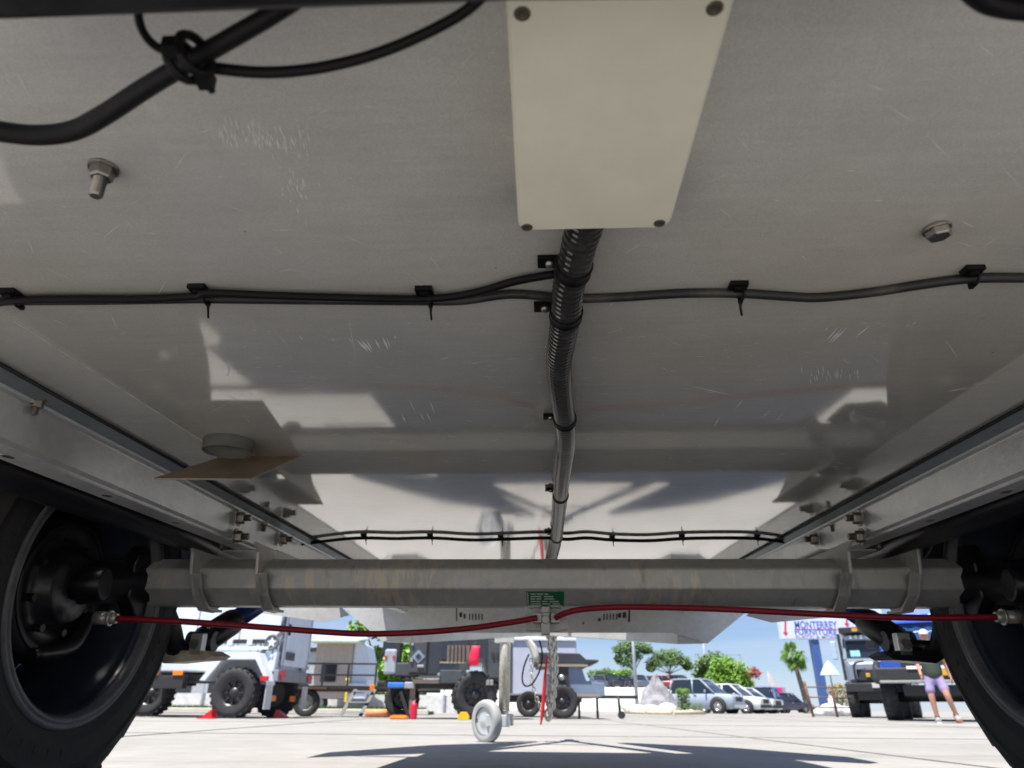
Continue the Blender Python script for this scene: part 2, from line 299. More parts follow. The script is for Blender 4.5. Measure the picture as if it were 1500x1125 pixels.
q = MB(); q.box((-12, YK + 6.4, .004), (36, 9.2, .008)); tag(part('road', q, mat('pale_asphalt', (.27, .26, .25), rough=.9, var=.1)), kind='structure')
def blades(name, area, n, h, m, base=0.0, seed=1, label='short green grass growing behind the kerb'):
    rr = random.Random(seed); q = MB()
    for _ in range(n):
        x = rr.uniform(area[0], area[1]); y = rr.uniform(area[2], area[3]); a = rr.uniform(0, 6.28); hh = h * rr.uniform(.4, 1.2); wd = hh * .12
        dx, dy = math.cos(a) * wd, math.sin(a) * wd; lx, ly = rr.uniform(-.4, .4) * hh, rr.uniform(-.4, .4) * hh
        q.add([(x - dx, y - dy, base), (x + dx, y + dy, base), (x + lx, y + ly, base + hh)], [(0, 1, 2)])
    return tag(part(name, q, m), label, 'grass', None, 'stuff')
blades('grass', (-16.5, -2.6, YK + .15, YK + 1.65), 9000, .13, grass_m, .10, 3)
# raised bank with its retaining wall, far behind the rock bed
bank_y = 92
q = MB(); q.add([(-60, bank_y, 0), (20, bank_y, 0), (20, bank_y + 5, 2.75), (-60, bank_y + 5, 2.75), (20, bank_y + 60, 2.75), (-60, bank_y + 60, 2.75), (26, bank_y + 60, 0), (26, bank_y, 0)], [(0, 1, 2, 3), (3, 2, 4, 5), (1, 7, 6, 4, 2)])
tag(part('terrain', q, mat('bank_concrete', (.56, .55, .52), rough=.9, var=.08)), kind='structure')


# ------------------------------------------------------------------ the trailer overhead
HZ = 0.30                                                     # belly sheet above the lens, in the trailer's own frame
TO = Vector((0.006, 1.42, -0.275))
tr = thing('camper_trailer', 'grey underside of the camper trailer overhead, with galvanised axle, black wheels and red brake cables', 'trailer')
OFF['camper_trailer'] = TO
tm = Matrix.Identity(4)
for i in range(3): tm[i][0], tm[i][1], tm[i][2] = TX[i], TY[i], TZ[i]
tm.translation = Vector((0, 0, CAM_H)) + TX * TO.x + TY * TO.y + TZ * TO.z
tr.matrix_world = tm
XC = 0.006
q = MB(); q.box((XC, 1.705, HZ + .0025), (1.178, 3.17, .005)); belly = part('belly_panel', q, M['belly'], tr)
shell_m = mat('shell_white', (.72, .73, .74), rough=.35, var=.03, coat=.4)
q = MB()
q.prism([(XC - .74, .16, .36), (XC - .74, 3.62, .36), (XC - .74, 3.62, 1.0), (XC - .74, 3.2, 1.35), (XC - .74, .16, 1.35)], (1.48, 0, 0))
part('body_shell', q, shell_m, tr)
for s in (-1, 1):                                             # unseen blocks added over the drawbar arms to cast shadow bands
    q = MB(); q.prism([(XC + s * x, y, .37) for x, y in ((.62, 3.63), (1.2, 3.15), (1.22, 3.55), (.85, 4.35), (.28, 4.85))], (0, 0, .34)); part('front_shade_block', q, shell_m, tr, .01)
under_m = mat('under_black', (.020, .020, .021), rough=.6, var=.25, scale=10)
def both(f):
    for s in (-1, 1): f(s)
def sx(s, x): return XC + s * x
q = MB()
for s in (-1, 1):
    q.box((sx(s, .83), .425, .31), (.31, .53, .06)); q.box((sx(s, .69), 2.52, .31), (.12, 1.56, .06))
    q.box((sx(s, .655), 1.70, .33), (.13, 3.0, .05))
part('underfloor', q, under_m, tr)
for s in (-1, 1):
    q = MB(); q.prism([(sx(s, x), .12, z) for x, z in ((.5845, .2992), (.599, .2876), (.601, .2890), (.588, .2996))], (0, 3.1, 0)); part('frame_angle', q, M['galv_dim'], tr)  # darker copy of the galvanising, with the face's dim reflection painted in
    q = MB(); q.prism([(sx(s, x), .12, z) for x, z in ((.599, .2874), (.6005, .2850), (.604, .2848), (.6035, .2890))], (0, 3.1, 0)); part('rail_edge_highlight', q, M['bright'], tr)  # pale strip painting in the highlight along the rail's bevel
    P = [(.6025, .2975), (.6025, .2865), (.606, .2855), (.609, .283), (.609, .236), (.613, .231), (.643, .228), (.645, .2245), (.612, .2265), (.613, .229), (.6135, .2975)]
    q = MB(); q.prism([(sx(s, x), .12, z) for x, z in P], (0, 3.1, 0)); part('chassis_rail', q, M['galv'], tr, bevel=.001)
    q = MB(); q.tube([(sx(s, .5835), .12, .2975), (sx(s, .5835), 3.2, .2975)], .0022, 6); part('sealant_bead', q, M['under'] if 'under' in M else under_m, tr)
    q = MB(); q.tube([(sx(s, .70), .3, .236), (sx(s, .70), 2.0, .236)], .028, 14); q.box((sx(s, .665), 1.1, .262), (.018, 1.9, .05)); part('air_pipe', q, M['black'], tr)
    q = MB(); q.prism([(sx(s, .735), 1.74, .34), (sx(s, .735), 1.74, .21), (sx(s, .80), 1.74, .19), (sx(s, .985), 1.74, .19), (sx(s, .985), 1.74, .36)], (0, .004, 0))
    q.box((sx(s, .737), 1.735, .27), (.006, .02, .12)); part('splash_guard', q, mat('guard_grey', (.05, .05, .052), rough=.55), tr)
# ---- axle
AX = [(1.412, .202), (1.375, .179), (1.375, .141), (1.418, .112), (1.470, .112), (1.507, .141), (1.507, .18), (1.468, .205)]
q = MB(); q.prism([(-.797, y, z) for y, z in AX], (1.606, 0, 0)); axle = part('axle', q, M['axle'], tr, bevel=.004)
BR = [(1.30, .250), (1.335, .238), (1.350, .205), (1.352, .165), (1.372, .128), (1.405, .103), (1.47, .101), (1.52, .135), (1.56, .19), (1.66, .226), (1.66, .232), (1.40, .232)]
BR = [(1.318, .222), (1.338, .205), (1.345, .165), (1.372, .126), (1.408, .101), (1.47, .101), (1.525, .135), (1.60, .19), (1.70, .222)]
for x in (-.682, -.552, .578, .706):
    q = MB(); q.prism([(x - .003, y, z) for y, z in BR], (.006, 0, 0)); part('axle_bracket', q, M['axle'], tr, bevel=.0012)
    sg = 1 if x < 0 else -1
    q = MB()                                                  # folded lip of the bracket, curling under the tube
    q.prism([(x + sg * .003, 1.345, .166), (x + sg * .003, 1.372, .127), (x + sg * .003, 1.408, .102), (x + sg * .003, 1.47, .102), (x + sg * .003, 1.47, .107), (x + sg * .003, 1.412, .107), (x + sg * .003, 1.376, .130), (x + sg * .003, 1.350, .168)], (sg * .016, 0, 0))
    part('bracket_lip', q, M['axle'], tr, bevel=.001)
for s in (-1, 1):
    q = MB(); q.box((sx(s, .622), 1.56, .2235), (.13, .24, .004)); part('bracket_top_plate', q, M['axle'], tr)
def onfacet(x, t, o): return Vector((x, 1.375 + .043 * t - .56 * o, .141 - .029 * t - .83 * o))
def facet_box(q, x0, x1, t0, t1, o0, o1):
    A = [onfacet(x0, t0, o0), onfacet(x1, t0, o0), onfacet(x1, t1, o0), onfacet(x0, t1, o0)]
    q.prism(A, onfacet(0, 0, o1) - onfacet(0, 0, o0))
q = MB(); facet_box(q, -.030, .043, .16, .93, -.0005, .0012); lab = part('rating_label', q, M['green'], axle)
q = MB(); rr = random.Random(4)
facet_box(q, -.0285, -.0265, .2, .9, .001, .0016)
for k in range(5):
    t = .25 + k * .14; x = -.022
    for _ in range(3):
        wd = rr.uniform(.006, .022)
        if x + wd < .038: facet_box(q, x, x + wd, t, t + .06, .001, .0016)
        x += wd + rr.uniform(.002, .006)
part('label_print', q, M['mark'], axle)
# ---- hubs, arms, wheels
for s in (-1, 1):
    a = [(.70, .26), (.80, .50), (.86, .545), (1.60, .545), (1.66, .50), (1.78, .26)]; q = MB()
    q.prism([(sx(s, .76), y, z) for y, z in a] + [(sx(s, .76), y, z + .008) for y, z in a[::-1]], (s * .34, 0, 0))
    q.prism([(sx(s, 1.10), y, z) for y, z in a] + [(sx(s, 1.10), y, z) for y, z in ((1.70, .26), (1.60, .46), (.88, .46), (.78, .26))], (s * -.006, 0, 0)); q.box((sx(s, .938), 1.92, .275), (.355, .42, .20))  # last box is an unseen block added to shade the ground past the wheel
    part('mudguard', q, M['black'], tr)
def wheel_parts(s):
    ax = (s, 0, 0)
    wy, wz = 1.225, .115
    c = Vector((XC, wy, wz))
    wh = thing('wheel', None, None); wh.parent = tr; wh.location = Vector((sx(s, .92), wy, wz)) - TO
    OFF[wh.name] = Vector((sx(s, .92), wy, wz))
    q = MB(); q.lathe([(.199, .800), (.206, .792), (.218, .788), (.232, .785), (.234, .7835), (.238, .7845), (.262, .783), (.272, .785), (.273, .783), (.277, .783), (.278, .785), (.295, .792), (.312, .803), (.33, .818), (.348, .838), (.360, .860), (.366, .89), (.368, .93), (.366, .97), (.36, 1.0), (.34, 1.03), (.29, 1.06), (.22, 1.06), (.199, 1.06)], c, ax, 72, close=False)
    part('tyre', q, M['rubber'], wh)
    q = MB(); n = 44
    for k in range(n):
        a = 2 * math.pi * k / n; rr_ = random.Random(k % 3)
        for (h, wd, da) in ((.850, .03, 0), (.89, .036, .4), (.93, .036, 0), (.97, .036, .4), (1.0, .03, 0)):
            b = a + da * 2 * math.pi / n; rad = Vector((0, math.sin(b), math.cos(b))); tan = Vector((0, math.cos(b), -math.sin(b)))
            rt = Matrix((Vector((1, 0, 0)), tan, rad)).transposed()
            rr0 = .343 if h < .86 or h > .99 else .358
            q.box(c + Vector((s * (h + (.006 if k % 2 and h < .86 else 0)), 0, 0)) + rad * rr0, (wd, .034, .03), rt)
    for k in range(n):                                          # raised ribs on the shoulder and low bars on the sidewall
        b = 2 * math.pi * k / n; rad = Vector((0, math.sin(b), math.cos(b))); tan = Vector((0, math.cos(b), -math.sin(b)))
        nrm = (Vector((-s, 0, 0)) * .8 + rad * .6).normalized(); up_ = (rad - nrm * rad.dot(nrm)).normalized()
        q.box(c + Vector((s * .8285, 0, 0)) + rad * .338, (.006, .026 if k % 2 else .018, .036), Matrix((nrm, tan, up_)).transposed())
        if k % 11 < 5: q.box(c + Vector((s * .7845, 0, 0)) + rad * (.252), (.003, .012, .022), Matrix((Vector((1, 0, 0)), tan, rad)).transposed())
    part('tread', q, M['rubber'], wh, kind='stuff')
    q = MB(); q.lathe([(.212, .796), (.214, .789), (.206, .786), (.200, .790), (.190, .804), (.188, .812), (.187, .828), (.180, .836), (.179, .90), (.168, .915), (.168, .99), (.178, 1.0), (.178, 1.05), (.20, 1.06), (.205, 1.07)], c, ax, 72, close=False)
    part('rim', q, M['rim'], wh)
    q = MB(); q.lathe([(.2145, .792), (.2148, .787), (.211, .7845), (.207, .7850), (.205, .7875), (.2035, .7850), (.198, .7862), (.194, .790), (.1915, .800)], c, ax, 72, close=False); part('rim_lip', q, M['lip'], wh)
    q = MB(); q.lathe([(.168, .985), (.12, 1.0), (.10, .98), (.06, .975), (.06, .955), (0.001, .955)], c, ax, 40, close=False); part('rim_disc', q, M['rim'], wh)
    hb = MB(); hb.lathe([(.02, .838), (.055, .838), (.062, .842), (.066, .860), (.092, .866), (.098, .858), (.112, .856), (.124, .862), (.128, .872), (.128, .885), (.122, .89), (.122, .945), (.06, .95), (.06, .97), (.001, .972)], c + Vector((0, .01, .012)), ax, 56, close=False)
    hb.tube([c + Vector((s * .85, .09, -.03)), c + Vector((s * .848, .05, -.085)), c + Vector((s * .85, -.04, -.10))], [.012, .016, .010], 8, 4)
    dr_ = part('brake_drum', hb, M['drum'], tr)
    dc_ = c + Vector((0, .01, .012))
    for k in range(8):
        a = 2 * math.pi * k / 8 + .3; q = MB(); p_ = dc_ + Vector((s * .861, math.cos(a) * .078, math.sin(a) * .078)); q.cyl(p_, p_ - Vector((s * .009, 0, 0)), .0075, .0065, 6, False); part('bolt', q, M['bolt2'], dr_)
    q = MB(); q.box(dc_ + Vector((s * .856, .06, -.085)), (.01, .03, .012)); part('adjuster_plug', q, M['plastic'], dr_)
    q = MB(); q.torus(dc_ + Vector((s * .857, 0, 0)), (1, 0, 0), .112, .003, 48, 6); part('pressed_ring', q, M['drum'], dr_)
    arm = MB(); arm.tube([(sx(s, .80), 1.43, .158), (sx(s, .84), 1.36, .152), (sx(s, .855), 1.25, .135)], [.043, .041, .04], 14, 4)
    arm.cyl((sx(s, .80), 1.265, .137), (sx(s, .86), 1.255, .135), .029, .034, 18)
    arm.prism([(sx(s, .802), y, z) for y, z in ((1.372, .222), (1.350, .185), (1.352, .12), (1.385, .088), (1.48, .085), (1.53, .12), (1.53, .20), (1.50, .225))], (s * .03, 0, 0))
    part('suspension_arm', arm, M['black'], tr, bevel=.004)
wheel_parts(-1); wheel_parts(1)
# ---- shock absorbers
for s in (-1, 1):
    mir = lambda x: x if s < 0 else 1612 - x                 # the two sides are mirror images about the trailer's midline
    lo = L(mir(296), 940, y=1.62); up = L(mir(415), 862, y=1.95)
    mid = lo.lerp(up, .34); mid2 = lo.lerp(up, .30)
    sh = thing('shock_absorber', None, None); sh.parent = tr; sh.location = lo - TO; OFF[sh.name] = lo
    q = MB(); q.tube([lo, lo.lerp(up, .03), mid2, mid], [.020, .031, .031, .029], 18); part('dust_sleeve', q, M['black'], sh)
    q = MB(); q.cyl(mid2, up, .0235, .0235, 18); part('damper_body', q, M['blue'], sh)
    q = MB(); q.cyl(lo + Vector((-.03, 0, 0)), lo + Vector((.03, 0, 0)), .022, None, 14); part('damper_eye', q, M['black'], sh)
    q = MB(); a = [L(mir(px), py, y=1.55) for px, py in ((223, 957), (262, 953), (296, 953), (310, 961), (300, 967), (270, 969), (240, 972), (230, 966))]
    q.prism(a, (0, .10, 0)); part('mount_plate', q, M['mount_lit'] if s < 0 else M['black'], tr, bevel=.001)  # sunlight painted as cream on the left plate, shade as black on the right
    bl = L(mir(290), 944, y=1.56)
    q = MB(); q.box(bl, (.028, .02, .045)); mp_ = part('mount_bracket', q, M['galv'], tr, bevel=.002)
    q = MB(); q.cyl(bl + Vector((0, -.02, 0)), bl + Vector((0, .0, 0)), .011, None, 6, False); part('bolt', q, M['bolt'], mp_)
    q = MB(); mi2 = lambda x: x if s < 0 else 1634 - x; p0 = L(mi2(232), 890, y=1.52); p1 = L(mi2(246), 918, y=1.54); p2 = L(mi2(258), 948, y=1.56)
    q.tube([p0, p1, p2, p2 + Vector((-s * .02, .02, -.005))], [.030, .026, .021, .016], 12, 4); q.tube([p2, L(mir(290), 945, y=1.60)], .013, 10)
    part('shock_link', q, M['black'], tr)
# ---- junction box
JZ0, JZ1 = .2995, .262
def jp(px, py): return L(px, py, z=JZ1)
x0, x1 = -.0125, .0845; y0, y1 = .198, .374
q = MB()
ring = lambda x0, x1, y0, y1, r, z: [Vector((cx + r * math.cos(a), cy + r * math.sin(a), z)) for cx, cy, a0 in ((x1 - r, y1 - r, 0), (x0 + r, y1 - r, 90), (x0 + r, y0 + r, 180), (x1 - r, y0 + r, 270)) for a in [R(a0 + 15 * k) for k in range(7)]]
q.rings([ring(x0 + .002, x1 - .002, y0, y1 - .002, .007, JZ0), ring(x0 + .002, x1 - .002, y0 + .002, y1 - .002, .007, JZ1 + .012)], smooth=False)
jb = part('junction_box', q, M['cream'], tr)
q = MB(); q.rings([ring(x0, x1, y0, y1, .008, JZ1 + .0115), ring(x0, x1, y0, y1, .008, JZ1 + .0015), ring(x0 + .0015, x1 - .0015, y0 + .0015, y1 - .0015, .007, JZ1)], smooth=False)
part('lid', q, M['cream'], jb)
for px, py in ((772, 333), (966, 327), (765, 20), (1047, 12)):
    c = jp(px, py)
    q = MB(); q.lathe([(.0001, .0011), (.0018, .0011), (.0019, .0014), (.0029, .0013), (.0036, .0010), (.0039, .0002)], c + Vector((0, 0, .0006)), (0, 0, -1), 20, close=False)
    part('screw', q, mat('screw_recess', (.10, .085, .058), rough=.5, metal=.3) if 'screw_recess' not in bpy.data.materials else bpy.data.materials['screw_recess'], jb)
# ---- corrugated conduit along the middle
CP = [(858, 326), (850, 352), (842, 385), (833, 420), (830, 452), (825, 488), (819, 530), (822, 575), (828, 620), (829, 650), (823, 700), (820, 740), (815, 790), (810, 815), (802, 845)]
CR = .0132
cpts = [L(px, py, z=.2845) for px, py in CP]
cpts.insert(0, Vector((cpts[0].x + .0005, .352, .2815)))
sp, _ = spline(cpts, [CR] * len(cpts), 24)
# even spacing
seg = [0]
for i in range(1, len(sp)): seg.append(seg[-1] + (sp[i] - sp[i - 1]).length)
def along(s_):
    s_ = max(0, min(seg[-1] - 1e-6, s_)); i = int(np.searchsorted(seg, s_, 'right')) - 1; i = min(i, len(sp) - 2)
    return sp[i].lerp(sp[i + 1], (s_ - seg[i]) / max(1e-9, seg[i + 1] - seg[i]))
pitch = .0074; P = []; rad = []; s_ = 0
while s_ < seg[-1]:
    for d, r_ in ((0, CR), (.40, CR), (.52, CR - .0034), (.90, CR - .0034)): P.append(along(s_ + d * pitch)); rad.append(r_)
    s_ += pitch
q = MB(); q.tube(P, rad, 20, smooth=False); cond = part('conduit', q, M['conduit'], tr)
def pclip(px, py, tx, ty, off=0):
    c = L(px, py, z=.272); k = min(range(len(sp)), key=lambda i: (sp[i] - c).length); k = min(max(k, 1), len(sp) - 2)
    c = sp[k]; t = (sp[k + 1] - sp[k - 1]).normalized()
    q = MB(); q.lathe([(CR + .0001, -.006), (CR + .0010, -.0064), (CR + .0015, -.0056), (CR + .0009, -.004), (CR + .0009, .004), (CR + .0015, .0056), (CR + .0010, .0064), (CR + .0001, .006)], c, t, 28, close=False)
    tab = L(tx, ty, z=HZ - .003); side = Vector((c.x, tab.y, HZ - .004))
    q.box(((tab.x + c.x - CR) / 2 - .002, tab.y, HZ - .0032), (abs(c.x - CR - tab.x) + .014, .013, .004))
    cl = part('pipe_clip', q, M['plastic'], cond)
    q2 = MB(); q2.lathe([(.0001, .0), (.002, .0002), (.0038, .0016), (.0042, .0034)], (tab.x + .001, tab.y, HZ - .0086), (0, 0, 1), 14, close=False); part('clip_screw', q2, M['steel'], cond)
for a in ((836, 412, 804, 383), (828, 478, 797, 449), (829, 628, 806, 610), (822, 735, 806, 717), (812, 795, 803, 780)): pclip(*a)
# ---- cables clipped across the belly
def cable(name, pts, z, r, m, n=10, res=6, parent=tr, ridge=0):
    P = [L(px, py, z=z) for px, py in pts]
    q = MB(); q.tube(P, r, n, res); return part(name, q, m, parent)
cable('cable', [(-60, 448), (-10, 445), (20, 440), (100, 438), (200, 438), (285, 434), (305, 429), (400, 433), (500, 436), (620, 438), (690, 430), (755, 412), (815, 401)], .2925, .0034, M['plastic'])
cable('cable', [(-60, 441), (20, 441), (150, 440), (285, 438), (400, 439), (500, 440), (620, 441), (680, 440), (750, 431), (830, 437), (900, 436), (1000, 430), (1085, 430), (1150, 434), (1200, 436), (1280, 428), (1350, 417), (1425, 408), (1510, 407), (1570, 405)], .2955, .0040, M['dusty'])
cable('cable', [(424, 797), (450, 796), (500, 790), (535, 788), (580, 789), (632, 788), (690, 791), (735, 790), (800, 788), (830, 790), (860, 788), (898, 791), (950, 792), (1000, 789), (1060, 788), (1110, 789), (1150, 794), (1182, 797)], .2925, .0042, M['plastic'])
def tie(px, py, z, sz, tail, big=True):
    c = L(px, py, z=z); q = MB()
    q.box((c.x - sz * .3, c.y - sz * .75, HZ - sz * .22), (sz * 1.5, sz * 1.1, sz * .42)); q.box((c.x - sz * .3, c.y - sz * .75, HZ - sz * .55), (sz * .75, sz * .55, sz * .35))
    q.torus((c.x + sz * .1, c.y, z), (1, .12, 0), sz * .62, sz * .13, 18, 6)
    if tail: q.tube([(c.x + sz * .15, c.y + sz * .5, z - sz * .4), (c.x + sz * .12, c.y + sz * .75, z - sz * .95), (c.x + sz * .2, c.y + sz * .9, z - sz * 1.7)], [sz * .18, sz * .11, sz * .09], 6, 3)
    q.box((c.x + sz * .12, c.y + sz * .52, z - sz * .45), (sz * .36, sz * .34, sz * .36))
    part('cable_tie', q, M['plastic'], tr)
for px, py, tl in ((26, 440, 0), (300, 434, 1), (628, 437, 1), (1084, 430, 1), (1424, 408, 0)): tie(px, py, .2945, .0098, tl)
for px, py in ((535, 788), (632, 788), (735, 790), (898, 791), (1000, 789), (1110, 789)): tie(px, py, .2925, .009, 1)
for px in (428, 1178):
    c = L(px, 797, z=.285); q = MB(); s = -1 if px < 800 else 1
    q.cyl(c + Vector((s * .03, 0, -.01)), c, .017, .014, 12); q.cyl(c, c + Vector((-s * .03, 0, .004)), .010, .007, 12); part('cable_gland', q, M['plastic'], tr)
# ---- bolts
def hexbolt(c, axis, r, nut, stud, washer=0, parent=tr, m='steel'):
    axis = Vector(axis).normalized(); c = Vector(c); q = MB()
    if washer: q.cyl(c, c + axis * .0022, washer, washer, 22, False)
    q.tube([c + axis * .002, c + axis * (.002 + nut * .82), c + axis * (.002 + nut)], [r, r, r * .86], 6, 0, False)
    b = part('bolt', q, M[m], parent, bevel=.0004)
    if stud:
        n = int(stud / .00125); P = []; rd = []
        for i in range(n):
            for d, k in ((0, .48), (.5, .58)): P.append(c + axis * (nut + (i + d) * .00125)); rd.append(r * k)
        P.append(c + axis * (nut + n * .00125 + .0006)); rd.append(r * .44)
        q = MB(); q.tube(P, rd, 14, smooth=False); part('stud', q, M[m], b)
c = L(152, 245, z=HZ); hexbolt(c, (0, 0, -1), .0074, .0076, .0160, .0094)
c = L(1372, 334, z=HZ); hexbolt(c, (.10, .05, -1), .0088, .0062, 0, .0098)
for px, py in ((56, 585),): hexbolt(L(px, py, z=.292), (0, 0, -1), .0075, .009, .011, .010, m='bolt')
for px, py in ((388, 762), (1218, 762)): hexbolt(L(px, py, z=.292), (0, 0, -1), .009, .010, .014, .012, m='bolt')
for s in (-1, 1):
    for px, py in ((349, 759), (345, 786), (412, 790)):
        px = px if s < 0 else 1608 - px
        hexbolt(L(px, py, x=sx(s, .603)), (-s, 0, 0), .0115, .012, .014, .016, m='bolt')
    px = 320 if s < 0 else 1292
    hexbolt(L(px, 799, x=sx(s, .68 - .0)), (-s, 0, 0), .010, .010, .008, .013, m='bolt')
    for t in (.55, .75, .95, 1.15):                          # spot welds along the flange
        q = MB(); q.sphere((sx(s, .630), t, .2255), (.006, .011, .0012), 10, 5); part('weld_spot', q, M['steel'], tr)
# ---- drain stub and its angled guard
dc = L(341, 630, z=HZ); dc = Vector((-.447, .926, HZ))
q = MB(); rs = [(.0345, 0), (.0345, .017), (.0325, .0175), (.0325, 0)]
q.lathe(rs, (dc.x, dc.y, HZ - .0003), (0, 0, -1), 40, close=False); part('drain_stub', q, M['pipe'], tr)
A = [Vector((-.492, 1.008, .2985)), Vector((-.370, 1.008, .2985)), Vector((-.406, .922, .240)), Vector((-.540, .915, .240))]
q = MB(); q.prism(A, (0, -.0012, .002)); part('drain_guard', q, M['tan'], tr)
# ---- red brake cables and equaliser
PL = [(786, 905), (765, 909), (740, 913), (690, 920), (620, 926), (540, 928.5), (480, 926), (400, 920), (320, 914), (250, 909.5), (168, 906)]
PR = [(814, 905), (826, 899), (850, 893), (900, 889.5), (960, 889.5), (1050, 892), (1150, 897), (1250, 902), (1350, 905), (1462, 904)]
for pts in (PL, PR):
    n = len(pts); P = [L(px, py, y=1.372 - .11 * i / (n - 1)) for i, (px, py) in enumerate(pts)]
    q = MB(); q.tube(P, .0054, 12, 6); rc = part('brake_cable', q, M['red'], tr)
    e = P[-1]; dr = (P[-1] - P[-2]).normalized(); e2 = e + dr * .03
    q = MB(); q.cyl(e - dr * .004, e + dr * .006, .0085, .010, 14); q.cyl(e + dr * .006, e + dr * .010, .0135, None, 18); q.cyl(e + dr * .010, e + dr * .034, .0105, .0115, 14)
    part('cable_end', q, M['cone'], rc)
eq = MB()
A = [L(px, py, y=1.425) for px, py in ((768, 884), (832, 884), (832, 922), (815, 926), (770, 924))]
eq.prism(A, (0, .006, 0)); a = L(799, 908, y=1.40)
eq.box(a + Vector((0, .015, -.002)), (.017, .05, .05)); eq.cyl(a + Vector((0, -.015, .0)), a + Vector((0, .02, 0)), .009, None, 6, False)
eq.box(a + Vector((0, .0, .018)), (.013, .03, .012)); eq.box(L(787, 906, y=1.40), (.016, .04, .018)); eq.box(L(813, 906, y=1.40), (.016, .04, .018))
part('cable_equaliser', eq, M['axle'], tr, bevel=.0015)
q = MB()
for px in (785, 812): q.torus(L(px, 889, y=1.415), (0, 0, 1), .013, .003, 18, 6)
part('hanger_ring', q, M['axle'], tr)
# ---- front apron, outriggers, drawbar
def flat(name, pts, y, th, m, parent=tr, bevel=0, lean=0):
    q = MB(); q.prism([L(px, py, y=y) for px, py in pts], (0, th, 0)); return part(name, q, m, parent, bevel)
ap = flat('front_apron', [(455, 852), (514, 900), (560, 940), (614, 927), (985, 927), (1036, 943), (1090, 899), (1150, 852)], 3.3, .004, M['plate'])
flat('front_outrigger', [(380, 862), (380, 898), (476, 911), (512, 901), (470, 862)], 2.55, .004, M['plate'])
flat('front_outrigger', [(1232, 862), (1226, 903), (1131, 912), (1093, 902), (1140, 862)], 2.55, .004, M['plate'])
q = MB()
for pts in (((668, 888), (669.5, 888), (669.5, 910), (668, 910)), ((668, 888), (690, 887), (690, 889), (668, 890)), ((673, 897), (677, 897), (677, 904), (673, 904)), ((679, 899), (682, 899), (682, 906), (679, 906)), ((921, 889), (923, 889), (923, 911), (920, 911)), ((905, 899), (910, 897), (910, 905), (905, 905)), ((912, 897), (917, 896), (917, 905), (912, 905)), ((853, 912), (856, 911), (856, 914), (853, 914)), ((876, 906), (880, 905), (880, 910), (876, 910))):
    q.prism([L(px, py, y=3.2985) for px, py in pts], (0, .001, 0))
for k in range(5):
    for x in (687 + 4.6 * k, 884 + 4.6 * k): q.prism([L(px, py, y=3.2985) for px, py in ((x, 899), (x + 1.6, 899), (x + 1.6, 908), (x, 908))], (0, .001, 0))
part('stencil_mark', q, M['ink'], ap)
for s in (-1, 1):
    q = MB()
    a = [Vector((sx(s, u), 3.31, z)) for u, z in ((.72, .103), (.60, .100), (.60, .17), (.72, .17))]
    b = [Vector((.024 + s * u, 5.05, z)) for u, z in ((.055, .205), (.0, .205), (.0, .275), (.055, .275))]
    q.rings([a, b], smooth=False); part('drawbar', q, M['plate'], tr, bevel=.004)
q = MB(); q.box((.024, 5.12, .245), (.11, .22, .085)); q.tube([(.024, 5.2, .25), (.024, 5.34, .255), (.024, 5.42, .235)], [.032, .034, .026], 14, 3); part('coupling', q, M['galv'], tr, bevel=.006)
q = MB(); q.box((.024, 4.6, .225), (.42, .05, .04)); part('drawbar_brace', q, M['plate'], tr)
# jockey wheel
jt = L(741, 900, y=5.0); jb_ = L(738, 1058, y=5.0)
jw = thing('jockey_wheel', None, None); jw.parent = tr; jw.location = jb_ - TO; OFF[jw.name] = jb_
q = MB(); q.cyl(jt, jb_.lerp(jt, .1), .037, None, 20); q.cyl(jb_.lerp(jt, .14), jb_, .030, None, 16); part('stem', q, M['cone'], jw)
q = MB(); q.box(L(739, 936, y=5.0), (.13, .08, .05)); part('stem_clamp', q, M['galv'], jw, bevel=.004)
wc = L(713, 1056.5, y=5.0); wax = Vector((-.72, -.69, 0)).normalized()
gy = MB(); gy.box((jb_ + wc) / 2 + Vector((.02, -.06, .01)), (.16, .012, .07), Matrix.Rotation(R(-12), 3, 'Z')); gy.box((jb_ + wc) / 2 + Vector((.05, .045, .01)), (.14, .012, .07), Matrix.Rotation(R(-12), 3, 'Z')); gy.box(jb_ + Vector((0, 0, -.005)), (.085, .10, .03))
part('fork', gy, M['galv'], jw, bevel=.004)
q = MB(); q.lathe([(.085, -.030), (.108, -.034), (.124, -.028), (.130, -.012), (.130, .012), (.124, .028), (.108, .034), (.085, .030)], wc, wax, 40, close=False); part('tyre', q, mat('grey_tyre', (.36, .37, .38), rough=.7), jw)
q = MB(); q.lathe([(.088, -.022), (.092, -.031), (.086, -.032), (.078, -.012), (.045, -.010), (.034, -.03), (.014, -.036), (.001, -.036)], wc, -wax if wax.y > 0 else wax, 36, close=False)
q.lathe([(.088, .022), (.092, .031), (.078, .012), (.034, .03), (.001, .036)], wc, wax, 36, close=False)
for k in range(5):
    a = 2 * math.pi * k / 5; u = wax.orthogonal().normalized(); v = wax.cross(u); d = u * math.cos(a) + v * math.sin(a); q.box(wc + d * .058 + wax * -.012, (.012, .012, .012))
part('hub', q, mat('wheel_grey', (.55, .57, .58), rough=.4, metal=.3), jw)
